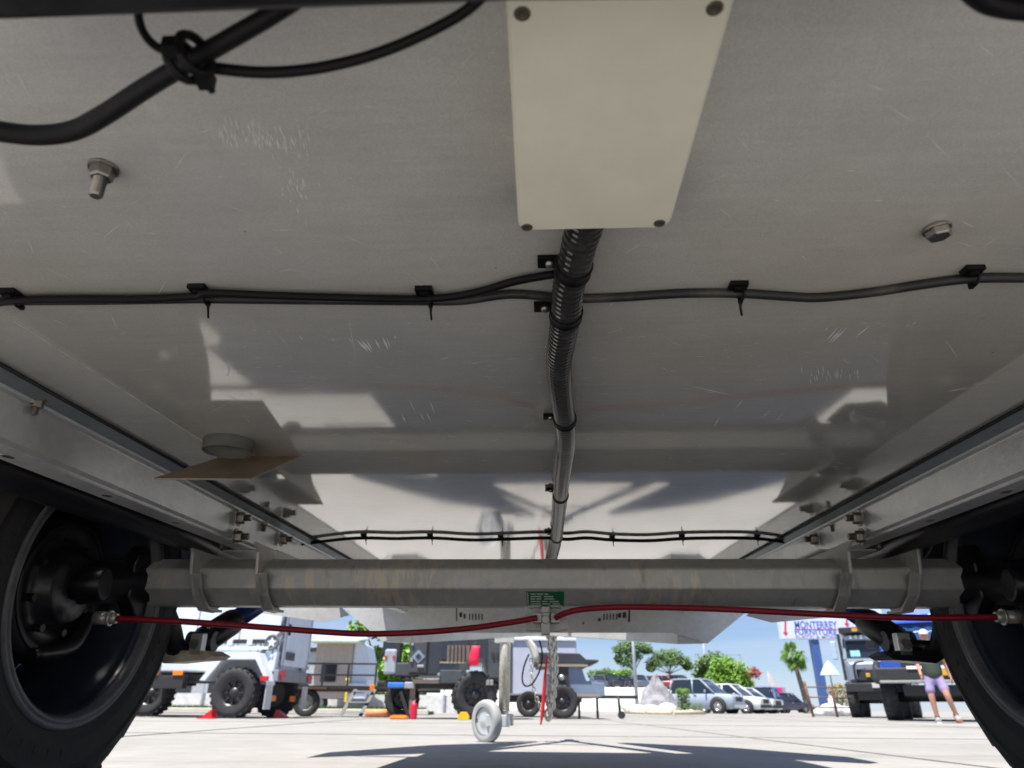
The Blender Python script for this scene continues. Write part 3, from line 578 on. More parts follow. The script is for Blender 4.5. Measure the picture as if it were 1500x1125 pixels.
# safety chains, breakaway loop and strap hanging at the coupling
ch_m = M['cone']
def chain(px0, py0, px1, py1, y, nl, r, name='safety_chain', sway=0):
    q = MB()
    for k in range(nl):
        t = k / (nl - 1); c = L(px0 + (px1 - px0) * t + sway * math.sin(math.pi * t), py0 + (py1 - py0) * t, y=y)
        q.torus(c, (1, .2, 0) if k % 2 else (.2, 1, 0), r * .62, r * .24, 14, 6, (1.0, 1.7))
    return part(name, q, ch_m, tr)
chain(804, 928, 803, 1047, 5.1, 15, .034, sway=5); chain(811, 930, 807, 1040, 5.14, 14, .034, sway=3)
chain(778, 968, 796, 1046, 5.1, 12, .016, sway=-6)
q = MB(); q.tube([L(px, py, y=5.08) for px, py in ((772, 934), (780, 952), (786, 968), (783, 950), (770, 934))], .02, 8, 4); part('chain_tab', q, M['plate'], tr)
q = MB(); q.tube([L(px, py, y=5.05) for px, py in ((775, 958), (768, 975), (765, 995), (770, 1005), (781, 1000), (792, 978), (794, 955), (790, 938))], .0055, 8, 5); part('breakaway_cable', q, M['plastic'], tr)
q = MB(); q.tube([L(px, py, y=5.07) for px, py in ((802, 960), (799, 985), (797, 1010), (795, 1040), (792, 1062))], [.006, .009, .012, .014, .004], 8, 4); part('pull_strap', q, mat('red_strap', (.6, .02, .03), rough=.6), tr)
q = MB(); q.tube([L(px, py, y=4.95) for px, py in ((700, 882), (708, 890), (725, 894), (740, 890), (748, 884))], .008, 8, 4); q.tube([L(px, py, y=4.0) for px, py in ((715, 888), (735, 893), (752, 905))], .007, 8, 4); part('wiring_loop', q, M['plastic'], tr)
# loops of wire by the shocks
for s in (-1, 1):
    q = MB()
    pts = ((1352, 770), (1362, 786), (1364, 803), (1354, 818)) if s > 0 else ((232, 778), (232, 786), (244, 794), (258, 792), (262, 780))
    q.tube([L(px, py, y=1.30) for px, py in pts], .0022, 6, 5); part('wire_loop', q, M['dusty'], tr)
# ---- rear cross beam and the cables slung close to the lens
q = MB(); bz = .205
a = [L(-300, 52, z=bz), L(0, 34, z=bz), L(740, 7, z=bz), L(1500, -2, z=bz), L(1800, -8, z=bz)]
rs = [[p_, p_ + Vector((0, -.09, 0)), p_ + Vector((0, -.09, .09)), p_ + Vector((0, 0.0, .09))] for p_ in a]
q.rings(rs, smooth=False); part('rear_cross_beam', q, M['black'], tr, bevel=.003)
def near(name, pts, z, rpx):
    P = [L(px, py, z=z) for px, py in pts]
    q = MB(); q.tube(P, [rpx / FPX * (Vector(v).length * .86) for v in P], 16, 8); return part(name, q, M['plastic'], tr)
near('slung_cable', [(-70, 180), (-10, 191), (50, 198), (105, 192), (150, 170), (210, 131), (270, 95), (335, 58), (400, 20), (450, -15), (480, -60)], .225, 13.5)
near('slung_cable', [(268, 92), (300, 98), (380, 106), (450, 102), (520, 88), (580, 68), (645, 38), (690, 10), (730, -30)], .228, 8.5)
near('slung_cable', [(200, -30), (203, 25), (213, 52), (232, 70), (262, 82)], .232, 6)
near('slung_cable', [(1395, -50), (1432, -8), (1470, 8), (1540, 14), (1600, 10)], .22, 15)
q = MB(); c = L(278, 84, z=.222); t = (L(335, 58, z=.225) - L(210, 131, z=.225)).normalized(); nn_ = Vector((-t.y, t.x, 0))
for o in (-.004, .003): q.torus(c + t * o, t, .0075, .0019, 18, 8)
q.box(c + nn_ * .008 + Vector((0, 0, -.004)), (.0062, .006, .006)); q.box(c - nn_ * .0085 + Vector((0, 0, -.004)) + t * .002, (.0055, .006, .005))
q.tube([c + nn_ * .008 + Vector((0, 0, -.004)), c + nn_ * .0135 + t * -.002 + Vector((0, 0, -.005))], [.0022, .0014], 6); part('cable_tie', q, M['plastic'], tr)
# ---- scratches and scuffs on the belly sheet
q = MB(); qf = MB(); qz = MB(); rr = random.Random(11)
def scr(Q, a, b, wpx, z=HZ - .0004):
    A, B = L(*a, z=z), L(*b, z=z); d = (B - A); n = Vector((-d.y, d.x, 0)).normalized() * (wpx / FPX * A.length * .5)
    mdl = A.lerp(B, .5); Q.add([A, mdl - n, B, mdl + n], [(0, 1, 2, 3)])
for a, b, w_ in (((522, 497), (540, 516), 6), ((528, 496), (545, 517), 5), ((536, 497), (546, 515), 3), ((549, 496), (557, 512), 3), ((560, 493), (569, 513), 4), ((566, 494), (572, 511), 2), ((577, 491), (580, 497), 2), ((510, 494), (516, 502), 2),
                 ((588, 606), (595, 620), 4), ((599, 584), (609, 606), 1.6), ((629, 585), (637, 607), 2), ((614, 603), (622, 617), 2), ((624, 603), (632, 619), 2),
                 ((1228, 479), (1209, 501), 3), ((1235, 479), (1213, 503), 4), ((1241, 479), (1217, 503), 5), ((1274, 477), (1253, 494), 3), ((1212, 480), (1209, 484), 4), ((1334, 474), (1326, 479), 1.5), ((1342, 471), (1336, 476), 1.5),
                 ((1000, 563), (1086, 582), 2.2), ((1089, 585), (1076, 600), 3), ((1131, 600), (1110, 614), 2), ((1128, 600), (1116, 614), 2), ((1054, 610), (1046, 626), 2), ((1147, 605), (1140, 612), 2),
                 ((323, 522), (333, 535), 1.6), ((333, 535), (336, 545), 1.6), ((336, 545), (331, 551), 1.4), ((438, 490), (444, 499), 2), ((486, 495), (490, 501), 2)): scr(q, a, b, w_)
part('scratch_mark', q, M['scratch'], belly, kind='stuff')
for k in range(90): x = rr.uniform(318, 450); y = rr.gauss(208 + (x - 380) * .12, 9); l = rr.uniform(5, 16); scr(qz, (x, y - l), (x + l * .35, y + 3), rr.uniform(.5, 1.3))
for k in range(34): x = rr.gauss(436, 14); y = rr.gauss(280, 14); l = rr.uniform(4, 12); scr(qz, (x, y - l * .7), (x + l * .3, y + l * .3), rr.uniform(.5, 1.2))
for k in range(9): x = 18 + k * 32; scr(qf, (x - 2, 468 + (x - 18) * .634), (x + 34, 468 + (x + 18) * .634), 1.2)
for k in range(240):
    x = rr.uniform(330, 1300); y = rr.uniform(470, 690); l = rr.uniform(3, 22); a = rr.gauss(0, .35); scr(qf, (x, y), (x + l * math.cos(a), y + l * math.sin(a) * .4), rr.uniform(.5, 1.1))
for k in range(26): x = rr.uniform(1170, 1260); y = rr.gauss(552, 5); l = rr.uniform(4, 14); scr(qf, (x, y - l), (x + 2, y + 3), rr.uniform(.6, 1.4))
for k in range(14): x = rr.uniform(1380, 1440); scr(qf, (x, 575 - (x - 1380) * .25), (x + rr.uniform(10, 40), 572 - (x - 1380) * .3), 1)
for k in range(110):                                         # stray hairline rubs, mostly across the sheet
    x = rr.uniform(20, 1480); y = rr.uniform(60, 640); l = rr.uniform(6, 60); a = rr.gauss(.15, .5); scr(qz, (x, y), (x + l * math.cos(a), y + l * math.sin(a)), rr.uniform(.4, .9))
part('scuff_mark', qf, M['faint'], belly, kind='stuff')
part('rub_mark', qz, mat('rub_film', (.88, .87, .84), rough=.5), belly, kind='stuff')

# ------------------------------------------------------------------ vehicles and things on the lot beyond
def X(px, d, py=1045): return W(px, py, d).x
def Zp(py, d, px=750): return W(px, py, d).z
tyre_m = mat('far_tyre', (.030, .030, .033), rough=.8, var=.25, scale=10, bump=.15, bscale=20)
rimb_m = mat('far_black_rim', (.03, .03, .032), rough=.4); alloy_m = mat('alloy', (.45, .46, .48), rough=.35, metal=.6)
glass_m = glassy('dark_glass', (.015, .022, .03)); chrome_m = mat('chrome', (.65, .66, .68), rough=.18, metal=1, var=.03); trim_m = mat('dark_trim', (.025, .026, .028), rough=.55)
lampr_m = mat('lamp_red', (.55, .015, .02), rough=.25); lampo_m = mat('lamp_amber', (.85, .22, .015), rough=.3); lampc_m = mat('lamp_clear', (.75, .78, .8), rough=.1, coat=.5)
def wheel(parent, c, r, wd, ax=(0, 1, 0), rim=None, lugs=0, rr=.56):
    """a wheel centred at c (in the thing's own frame), outer side along ax"""
    c = Vector(c); ax = Vector(ax).normalized(); wh = thing('wheel', None, None); wh.parent = parent; wh.location = c
    h = wd / 2; q = MB()
    q.lathe([(r * rr, -h * .8), (r * .78, -h), (r * .93, -h * .92), (r, -h * .68), (r, h * .68), (r * .93, h * .92), (r * .78, h), (r * rr, h * .8)], (0, 0, 0), ax, 32, close=False)
    if lugs:
        for k in range(lugs):
            a = 2 * math.pi * k / lugs; u = Vector((0, 0, 1)).cross(ax).normalized(); v = ax.cross(u)
            for sd in (-1, 1):
                b = a + (sd > 0) * math.pi / lugs; rad = u * math.cos(b) + v * math.sin(b); tn = ax.cross(rad)
                q.box(rad * (r * .99) + ax * (sd * h * .55), (r * .06, r * .12, wd * .36), Matrix((rad, tn, ax)).transposed())
    part('tyre', q, tyre_m, wh)
    q = MB(); q.lathe([(r * rr * .99, h * .82), (r * rr * .92, h * .78), (r * rr * .86, h * .25), (r * rr * .5, h * .35), (r * .2, h * .5), (r * .13, h * .75), (.001, h * .78)], (0, 0, 0), ax, 24, close=False)
    u = Vector((0, 0, 1)).cross(ax).normalized(); v = ax.cross(u)
    for k in range(8):
        a = 2 * math.pi * k / 8; d = u * math.cos(a) + v * math.sin(a); q.box(d * (r * rr * .66) + ax * (h * .42), (r * .26, r * .07, h * .25), Matrix((d, ax.cross(d), ax)).transposed())
    q.lathe([(r * rr * .98, -h * .7), (.001, -h * .6)], (0, 0, 0), ax, 16, close=False)
    part('rim', q, rim or rimb_m, wh); return wh
def bx(parent, name, c, d, m, bevel=0, rot=None, label=None):
    q = MB(); q.box(c, d, rot); return part(name, q, m, parent, bevel, label)

# ---- white off-road trailer with star emblem
d0 = 13.6; ang = R(-8)
t = thing('offroad_trailer', 'white off-road cargo trailer with star emblem and angular mudguards', 'trailer', (X(385, d0), d0, 0), ang)
wm = mat('trailer_white', (.66, .72, .80), rough=.4, var=.05, scale=3); dk = mat('trailer_grime', (.10, .11, .12), rough=.7, var=.4, scale=9)
q = MB(); q.prism([(-2.35, .3, .78), (-.05, .3, .78), (-.02, .3, 1.25), (-.02, .3, 2.3), (-2.35, .3, 2.3)], (0, 1.5, 0)); body = part('body', q, wm, t, .03)
bx(t, 'chassis', (-1.2, 1.05, .68), (2.5, 1.35, .12), trim_m)
q = MB(); q.prism([(-1.22, 0, .62), (-.95, 0, .98), (-.30, 0, .98), (.0, 0, .55), (.0, 0, .62), (-.26, 0, 1.10), (-1.0, 0, 1.10), (-1.34, 0, .62)], (0, .32, 0)); part('mudguard', q, wm, t, .01)
q = MB(); q.prism([(-1.22, .28, .62), (-.95, .28, .98), (-.30, .28, .98), (.0, .28, .55)], (0, .03, 0)); part('guard_liner', q, mat('liner_grey', (.30, .31, .32), rough=.6), t)
bx(t, 'side_rail', (-1.25, .27, 1.20), (2.1, .06, .05), wm); bx(t, 'recess', (-1.25, .295, 1.32), (1.9, .02, .07), trim_m)
for x in (-2.0, -1.55, -1.0, -.6): bx(t, 'latch', (x, .27, 1.31), (.10, .05, .11), wm)
bx(t, 'rear_door', (.0, 1.05, 1.45), (.03, 1.2, 1.1), wm, .01); bx(t, 'door_handle', (.03, .75, 1.08), (.03, .35, .14), dk)
bx(t, 'rear_bumper', (.02, 1.05, .72), (.10, 1.6, .20), mat('bumper_grey', (.22, .24, .27), rough=.5), .01)
for y in (.42, 1.68):
    b = bx(t, 'tail_light', (.085, y, .73), (.02, .22, .12), lampr_m, .004, Matrix.Rotation(R(20), 3, 'X'))
bx(t, 'side_marker', (-.06, -.01, .66), (.16, .03, .08), lampr_m, .008)
for y in (.15, 1.75): bx(t, 'mud_flap', (-.02, y, .36), (.02, .26, .42), mat('flap_white', (.5, .52, .54), rough=.6), .005)
for y in (.62, 1.5): bx(t, 'reflector', (-.15, y, .34), (.03, .22, .10), lampo_m, .004)
wheel(t, (-.66, .15, .425), .425, .30, (0, -1, 0), lugs=22); wheel(t, (-.66, 1.85, .425), .425, .30, (0, 1, 0), lugs=22)
# emblem: a star in a ring with side bars, and worn dark streaks around it
q = MB(); ec = Vector((-.17, .297, 1.30)); n = 40
q.torus(ec, (0, 1, 0), .125, .022, 36, 6); part('emblem_ring', q, dk, body)
q = MB(); q.lathe([(.105, -.004), (.001, -.004)], ec, (0, 1, 0), 32, close=False); part('emblem_field', q, mat('emblem_grey', (.17, .18, .20), rough=.7), body)
q = MB(); P = [ec + Vector(((.105 if k % 2 == 0 else .043) * math.sin(k * math.pi / 5), -.006, (.105 if k % 2 == 0 else .043) * math.cos(k * math.pi / 5))) for k in range(10)]
q.prism(P, (0, -.006, 0)); part('emblem_star', q, wm, body)
for sg in (-1, 1):
    q = MB(); q.box(ec + Vector((sg * .16, -.004, sg * .17)), (.16, .008, .075), Matrix.Rotation(R(-46), 3, 'Y')); part('emblem_bar', q, dk, body)
rr = random.Random(5)
q = MB()
for k in range(60):
    x = rr.uniform(-.6, -.04); z = rr.uniform(.95, 1.3); s_ = rr.uniform(.01, .035); q.prism([(x, .297, z), (x + s_, .297, z + s_ * .3), (x + s_ * .6, .297, z + s_ * rr.uniform(1, 3))], (0, -.002, 0))
for k in range(90):
    y = rr.choice((.42, .46, .5, .75, 1.3)) + rr.gauss(0, .035); z = rr.uniform(.85, 2.0); s_ = rr.uniform(.012, .05); q.prism([(-.019, y, z), (-.019, y + s_ * .6, z + s_ * .4), (-.019, y + s_ * .2, z + s_ * rr.uniform(1.5, 4))], (.004, 0, 0))
for k in range(26):
    y = rr.choice((.38, .9, 1.55)) + rr.gauss(0, .07); z = rr.uniform(.8, 1.9); q.prism([(-.019, y, z), (-.019, y + .05, z + .03), (-.019, y + .035, z + rr.uniform(.15, .4)), (-.019, y - .01, z + .1)], (.004, 0, 0))
part('grime_decal', q, dk, body, kind='stuff')
for y in (.50, 1.62): bx(t, 'door_seam', (.016, y, 1.5), (.006, .012, 1.2), trim_m)
for z in (.92, 1.95): bx(t, 'hinge', (.03, 1.62, z), (.04, .10, .07), alloy_m, .005)
for x in (-1.75, -.85): bx(t, 'side_seam', (x, .298, 1.75), (.012, .006, 1.0), trim_m)
bx(t, 'rear_handle', (.04, .55, 1.55), (.05, .03, .2), trim_m, .005)
q = MB(); q.tube([(-2.3, .55, .62), (-3.7, 1.05, .60)], .05, 8); q.tube([(-2.3, 1.55, .62), (-3.7, 1.05, .60)], .05, 8); part('drawbar', q, trim_m, t)
bx(t, 'tool_box', (-2.75, 1.05, .86), (.55, 1.0, .5), mat('box_dark', (.06, .065, .07), rough=.5), .02); bx(t, 'step_bumper', (-2.1, .2, .60), (.75, .16, .22), trim_m, .01)
for x in (-2.35, -1.85): bx(t, 'marker_lamp', (x, .11, .755), (.2, .03, .08), lampo_m, .006)
q = MB(); q.lathe([(.09, 0), (.09, .02), (.001, .03)], (-2.7, .12, .84), (0, -1, 0), 18); part('round_lamp', q, lampo_m, t); bx(t, 'plate', (-2.5, .12, 1.02), (.55, .02, .10), M['white'])
for px, yy in ((305, .1), (412, 1.85)):
    c = thing('wheel_chock', 'red wheel chock wedged under the tyre nearest the star trailer mudguard' if px < 350 else 'red wheel chock wedged behind the far tyre of the star trailer', 'wheel chock', (X(px, 13.3 if px < 350 else 14.3), 13.3 if px < 350 else 14.3, 0), ang, 'red wheel chocks')
    q = MB(); q.prism([(-.12, -.08, 0), (.14, -.08, 0), (.12, -.08, .03), (-.08 if px > 350 else .10, -.08, .15)], (0, .16, 0)); part('wedge', q, lampr_m, c, .005)
    bx(c, 'base_plate', (0, 0, .012), (.3, .2, .02), lampr_m)

# ---- vehicle with a mural wrap, mostly behind the wheel of the trailer overhead
t = thing('wrapped_camper', 'camper with a brown and blue mural wrap behind the black wheel and shock', 'camper', (X(205, 15.5), 15.5, 0), R(-8))
mm_ = mat('mural_wrap', (.10, .16, .38), rough=.45, scale=1.6, c2=(.36, .25, .24), lo=.42, hi=.55, stretch=(1, 1, .6))
q = MB(); q.prism([(-3.2, .25, 1.0), (.95, .25, 1.0), (.95, .25, 2.9), (-3.2, .25, 2.9)], (0, 1.9, 0)); b = part('body', q, mm_, t, .05)
rr = random.Random(3)
for k, (px_, c_) in enumerate((((.55, 1.55), (.75, .42, .22)), ((.66, 1.75), (.10, .17, .55)), ((.45, 1.8), (.8, .55, .35)), ((.78, 1.5), (.30, .10, .12)))):
    q = MB(); x, z = px_; q.tube([(x + .12 * math.sin(i * .8 + k), .246, z - .5 + i * .14) for i in range(8)], [.02, .045, .06, .05, .06, .045, .03, .01], 6, 3); part('mural_band', q, mat('mural_paint', c_, rough=.5), b)
bx(t, 'chassis', (-1.2, 1.2, .85), (4.2, 1.7, .22), trim_m); wheel(t, (.05, .20, .44), .44, .32, (0, -1, 0), lugs=24); wheel(t, (-2.0, .2, .44), .44, .32, (0, -1, 0), lugs=24)

# ---- pale caravan with awning
t = thing('caravan', 'pale travel trailer with a slatted window and awning behind the flat trailer', 'caravan', (X(452, 30), 30, 0), R(0))
cv = mat('caravan_white', (.62, .68, .76), rough=.4, var=.04); tanw = mat('caravan_tan', (.42, .36, .33), rough=.6, var=.08)
bx(t, 'side_wall', (.75, 1.2, 1.75), (1.5, 2.4, 2.5), tanw, .04); q = MB(); q.prism([(1.5, .1, .62), (2.05, .1, .66), (2.22, .1, 1.2), (2.15, .1, 1.8), (1.95, .1, 2.55), (1.5, .1, 2.75)], (0, 2.2, 0)); part('front_cap', q, cv, t, .06)
q = MB(); q.prism([(-.3, -.6, 2.62), (1.75, -.6, 2.62), (2.15, .0, 2.75), (1.6, .3, 3.0), (-.3, .3, 3.05)], (0, .1, .0)); part('awning', q, mat('awning_blue', (.32, .40, .55), rough=.7), t)
bx(t, 'awning_underside', (.85, -.2, 2.58), (2.0, 1.1, .05), mat('awning_lime', (.55, .6, .42), rough=.8)); bx(t, 'window', (.62, -.02, 1.45), (.62, .05, .7), glass_m, .02)
for z in (.95, .6): bx(t, 'gas_bottle_shelf', (1.85, -.05, z), (.7, .3, .22), cv, .03)
bx(t, 'yellow_pole', (1.48, -.35, .75), (.09, .09, .75), mat('yellow_paint', (.75, .55, .04), rough=.5)); q = MB(); q.sphere((1.48, -.35, 1.18), .09); part('pole_cap', q, mat('yellow_cap', (.8, .65, .1), rough=.5), t)
bx(t, 'roof_unit', (1.75, .5, 2.2), (.2, .3, .25), glass_m)
wheel(t, (.3, .3, .33), .33, .2, (0, -1, 0), alloy_m)

# ---- flat utility trailer with rails and ladder
d0 = 17.0
t = thing('utility_trailer', 'low rusty flat trailer with black side rails', 'trailer', (X(450, d0), d0, 0), R(2))
bx(t, 'deck', (.8, .7, .56), (2.6, 1.4, .06), mat('rust_deck', (.12, .065, .045), rough=.8, var=.4, scale=4)); bx(t, 'deck_edge', (.9, -.02, .60), (2.7, .05, .07), trim_m)
for x in (-.4, .25, .82, 1.45): bx(t, 'post', (x, 0, .85), (.04, .04, .5), trim_m)
for z in (.86, 1.1): bx(t, 'rail', (.5, 0, z), (1.95, .035, .035), trim_m)
bx(t, 'fender', (.0, -.14, .58), (.85, .26, .05), mat('rust_fender', (.10, .055, .04), rough=.8)); bx(t, 'marker_lamp', (1.41, -.08, .60), (.12, .05, .12), lampo_m, .01)
q = MB(); q.tube([(2.0, .4, .55), (2.9, .7, .55)], .04, 6); part('drawbar', q, trim_m, t)
wheel(t, (-.02, -.1, .285), .285, .2, (0, -1, 0), mat('rim_cream', (.35, .36, .30), rough=.5))
t = thing('step_ladder', 'dark folding ladder steps leaning against the flat trailer edge', 'ladder', (X(520, 16.6), 16.6, 0), R(2))
for x in (-.22, .2):
    q = MB(); q.prism([(x - .1, -.25, 0), (x - .02, -.25, 0), (x + .20, .15, .56), (x + .12, .15, .56)], (0, .05, 0)); part('stringer', q, trim_m, t)
for k, z in enumerate((.10, .30, .52)): bx(t, 'tread', (.0 + k * .06, -.18 + k * .15, z), (.44, .14, .03), alloy_m)

# ---- black off-road camper
d0 = 14.6
t = thing('black_camper', 'black off-road camper with diamond emblem, mesh panel and bulky tyre', 'camper', (X(560, d0), d0, 0), R(3))
bk = mat('camper_black', (.028, .034, .044), rough=.42, var=.12, coat=.3, crough=.15); bk2 = mat('camper_charcoal', (.06, .066, .075), rough=.5, var=.15)
def pxx(px): return X(px, d0) - X(560, d0)
q = MB(); q.prism([(pxx(595), 0, .78), (pxx(650), 0, .78), (pxx(668), 0, .72), (pxx(684), 0, 1.03), (pxx(705), 0, 1.03), (pxx(712), 0, .75), (pxx(742), 0, .60), (pxx(742), 0, 2.6), (pxx(595), 0, 2.6)], (0, 1.9, 0)); body = part('body', q, bk, t, .02)
bx(t, 'front_cabinet', (pxx(607), -.03, 1.32), (.34, .06, 1.0), bk2, .01)
q = MB(); c_ = Vector((pxx(608), -.065, Zp(963, d0) + .0)); q.prism([c_ + Vector((.0, 0, .13)), c_ + Vector((.13, 0, 0)), c_ + Vector((0, 0, -.13)), c_ + Vector((-.13, 0, 0))], (0, -.01, 0)); em = part('emblem', q, mat('emblem_pale', (.22, .27, .36), rough=.5), t)
q = MB(); q.prism([c_ + Vector((.0, -.012, .06)), c_ + Vector((.06, -.012, 0)), c_ + Vector((0, -.012, -.06)), c_ + Vector((-.06, -.012, 0))], (0, -.008, 0)); part('emblem_core', q, bk, em)
bx(t, 'mesh_panel', (pxx(668), -.02, Zp(958, d0)), (.45, .03, .32), mat('mesh_tan', (.16, .13, .11), rough=.7, var=.5, scale=120)); bx(t, 'window', (pxx(650), -.015, Zp(953, d0)), (.16, .03, .34), glass_m)
bx(t, 'trim_strip', (pxx(664), -.03, Zp(971, d0)), (.62, .03, .03), mat('trim_tan', (.35, .29, .20), rough=.6)); bx(t, 'vent_panel', (pxx(664), -.02, Zp(977, d0)), (.58, .02, .12), glass_m)
bx(t, 'side_locker', (pxx(661), -.06, Zp(992, d0)), (.52, .12, .24), bk2, .015); bx(t, 'rear_panel', (pxx(726), -.03, Zp(965, d0)), (.34, .06, .7), bk2, .01)
for x in (721, 728): bx(t, 'hinge', (pxx(x), -.07, Zp(960, d0)), (.05, .03, .10), trim_m)
bx(t, 'step_rail', (pxx(640), -.05, .66), (1.0, .10, .07), mat('rail_brown', (.14, .11, .10), rough=.7)); bx(t, 'chassis', (pxx(650), .9, .62), (2.4, 1.5, .14), trim_m)
q = MB(); q.prism([(pxx(676), -.12, .80), (pxx(685), -.12, 1.02), (pxx(704), -.12, 1.02), (pxx(711), -.12, .76), (pxx(713), -.12, .78), (pxx(706), -.12, 1.09), (pxx(683), -.12, 1.09), (pxx(673), -.12, .82)], (0, .14, 0)); part('mudguard', q, bk2, t)
for x in (713, 719): bx(t, 'lever', (pxx(x), -.08, Zp(1000, d0)), (.07, .05, .10), mat('lever_pale', (.28, .27, .25), rough=.5), .01)
bx(t, 'spare_bracket', (pxx(575), .3, 1.25), (.10, .5, .9), trim_m)
bx(t, 'power_pack', (pxx(566), .15, 1.02), (.24, .35, .46), mat('pack_grey', (.34, .38, .43), rough=.5), .04); bx(t, 'pack_top', (pxx(566), .1, Zp(962, d0)), (.2, .2, .1), mat('pack_light', (.42, .48, .55), rough=.5), .03)
for x in (559, 571): bx(t, 'pack_lamp', (pxx(x), -.02, Zp(964, d0)), (.05, .04, .05), lampr_m)
bx(t, 'dark_screen', (pxx(563), .2, Zp(945, d0)), (.30, .1, .30), glass_m)
bx(t, 'tongue_box', (pxx(588), .3, .88), (.5, .6, .24), bk2, .02); q = MB(); q.tube([(pxx(640), .5, .66), (pxx(545), .4, .62)], .06, 8); part('drawbar', q, trim_m, t)
bx(t, 'crank_handle', (pxx(577), .0, Zp(1005, d0)), (.32, .10, .10), mat('handle_blue', (.03, .18, .62), rough=.5), .02); bx(t, 'jack_head', (pxx(597), .0, Zp(1005, d0)), (.2, .12, .12), mat('jack_grey', (.4, .42, .42), rough=.4, metal=.5), .02)
bx(t, 'jack_leg', (pxx(602), .05, .36), (.10, .10, .55), mat('jack_brown', (.2, .15, .12), rough=.6)); bx(t, 'tap', (pxx(612), -.09, Zp(977, d0)), (.13, .05, .05), alloy_m, .01)
bx(t, 'stabiliser_leg', (pxx(592), -.05, .25), (.06, .06, .5), trim_m, 0, Matrix.Rotation(R(-22), 3, 'Y'))
wheel(t, (pxx(694), .0, .43), .43, .32, (.25, -1, 0), lugs=22); wheel(t, (pxx(578), 1.4, .36), .36, .28, (0, -1, 0), lugs=18)
for px in (600, 645, 683, 716): bx(t, 'panel_seam', (pxx(px), -.006, 1.75), (.012, .012, 1.5), trim_m)
for k in range(5): bx(t, 'mesh_bar', (pxx(655) + k * .075, -.045, Zp(958, d0)), (.015, .02, .32), trim_m)
for z in (1.05, 1.35): bx(t, 'cabinet_latch', (pxx(598), -.075, z), (.05, .03, .07), alloy_m, .005)
for px in (640, 682): bx(t, 'locker_latch', (pxx(px), -.13, Zp(989, d0)), (.05, .03, .05), alloy_m, .005)
bx(t, 'side_lamp', (pxx(733), -.07, Zp(938, d0)), (.07, .04, .11), lampr_m, .01)
t2 = thing('dry_bag', 'bright pink red bag hanging on the black camper above its tyre', 'bag', (X(693, d0 - .15), d0 - .15, Zp(976, d0)))
q = MB(); n = 16
def rr_ring(z, rx, ry, cx): return [Vector((cx + rx * math.copysign(abs(math.cos(a)) ** .7, math.cos(a)), ry * math.sin(a), z)) for a in [2 * math.pi * k / n for k in range(n)]]
q.rings([rr_ring(z, a, b, c) for z, a, b, c in ((0, .07, .03, -.02), (.02, .095, .05, -.02), (.12, .10, .06, -.01), (.22, .095, .06, .0), (.32, .085, .05, .015), (.36, .08, .03, .02))]); part('bag_body', q, mat('bag_pink', (.85, .012, .07), rough=.6), t2)
q = MB(); q.torus((.02, 0, .37), (0, 1, 0), .05, .008, 16, 6); part('strap', q, trim_m, t2)
t2 = thing('fire_extinguisher', 'red fire extinguisher standing on the concrete beside the camper jack', 'extinguisher', (X(606, 14.2), 14.2, 0))
q = MB(); q.lathe([(.001, 0), (.06, 0), (.065, .03), (.065, .22), (.05, .27), (.02, .29), (.02, .32), (.001, .32)], (0, 0, 0), (0, 0, 1), 16); part('cylinder', q, mat('extinguisher_red', (.62, .01, .05), rough=.3), t2); bx(t2, 'valve', (0, 0, .34), (.08, .03, .04), trim_m)
t2 = thing('wheel_chock', 'yellow wheel chock beside the black camper tyre', 'wheel chock', (X(679, 14.15), 14.15, 0)); q = MB(); q.prism([(-.11, -.08, 0), (.11, -.08, 0), (.11, -.08, .06), (.06, -.08, .13), (-.05, -.08, .13), (-.1, -.08, .06)], (0, .16, 0)); part('wedge', q, mat('chock_yellow', (.75, .45, .01), rough=.5), t2, .01)
bx(t2, 'grip', (0, 0, .14), (.05, .1, .02), trim_m)
t2 = thing('jack_pad', 'orange plastic pad under the stabiliser leg of the black camper', 'jack pad', (X(585, 14.3), 14.3, 0)); bx(t2, 'pad', (0, 0, .03), (.32, .25, .055), lampo_m, .02); bx(t2, 'rib', (0, 0, .065), (.24, .16, .015), lampo_m)
t2 = thing('safety_cone', 'small orange barrier lying by the kerb near the ladder', 'barrier', (X(562, 16.2), 16.2, 0)); q = MB(); q.tube([(-.38, 0, .09), (.16, 0, .09)], .07, 8); part('bar', q, mat('cone_orange', (.75, .28, .12), rough=.6), t2); bx(t2, 'foot', (.2, 0, .10), (.10, .25, .2), lampo_m, .02)

# ---- white box caravan behind the jockey wheel
t = thing('white_caravan', 'blue white box trailer seen behind the jockey wheel and safety chains', 'caravan', (X(748, 19), 19, 0), R(0))
wv = mat('caravan_blue_white', (.52, .56, .68), rough=.4, var=.05)
bx(t, 'body', (.75, 1.3, 1.15), (1.9, 2.6, 1.3), wv, .04); bx(t, 'upper_body', (.6, 1.4, 2.5), (1.6, 2.3, 1.3), mat('caravan_sky', (.55, .68, .82), rough=.4), .04); bx(t, 'ledge', (.72, 1.3, 1.83), (1.95, 2.7, .07), M['white'], .01)
bx(t, 'door_slat', (-.08, -.02, 1.15), (.2, .04, 1.2), bk2); bx(t, 'chassis', (.8, 1.2, .42), (2.0, 2.2, .14), trim_m)
for x in (.45, 1.3): wheel(t, (x, .1, .31), .31, .22, (0, -1, 0))
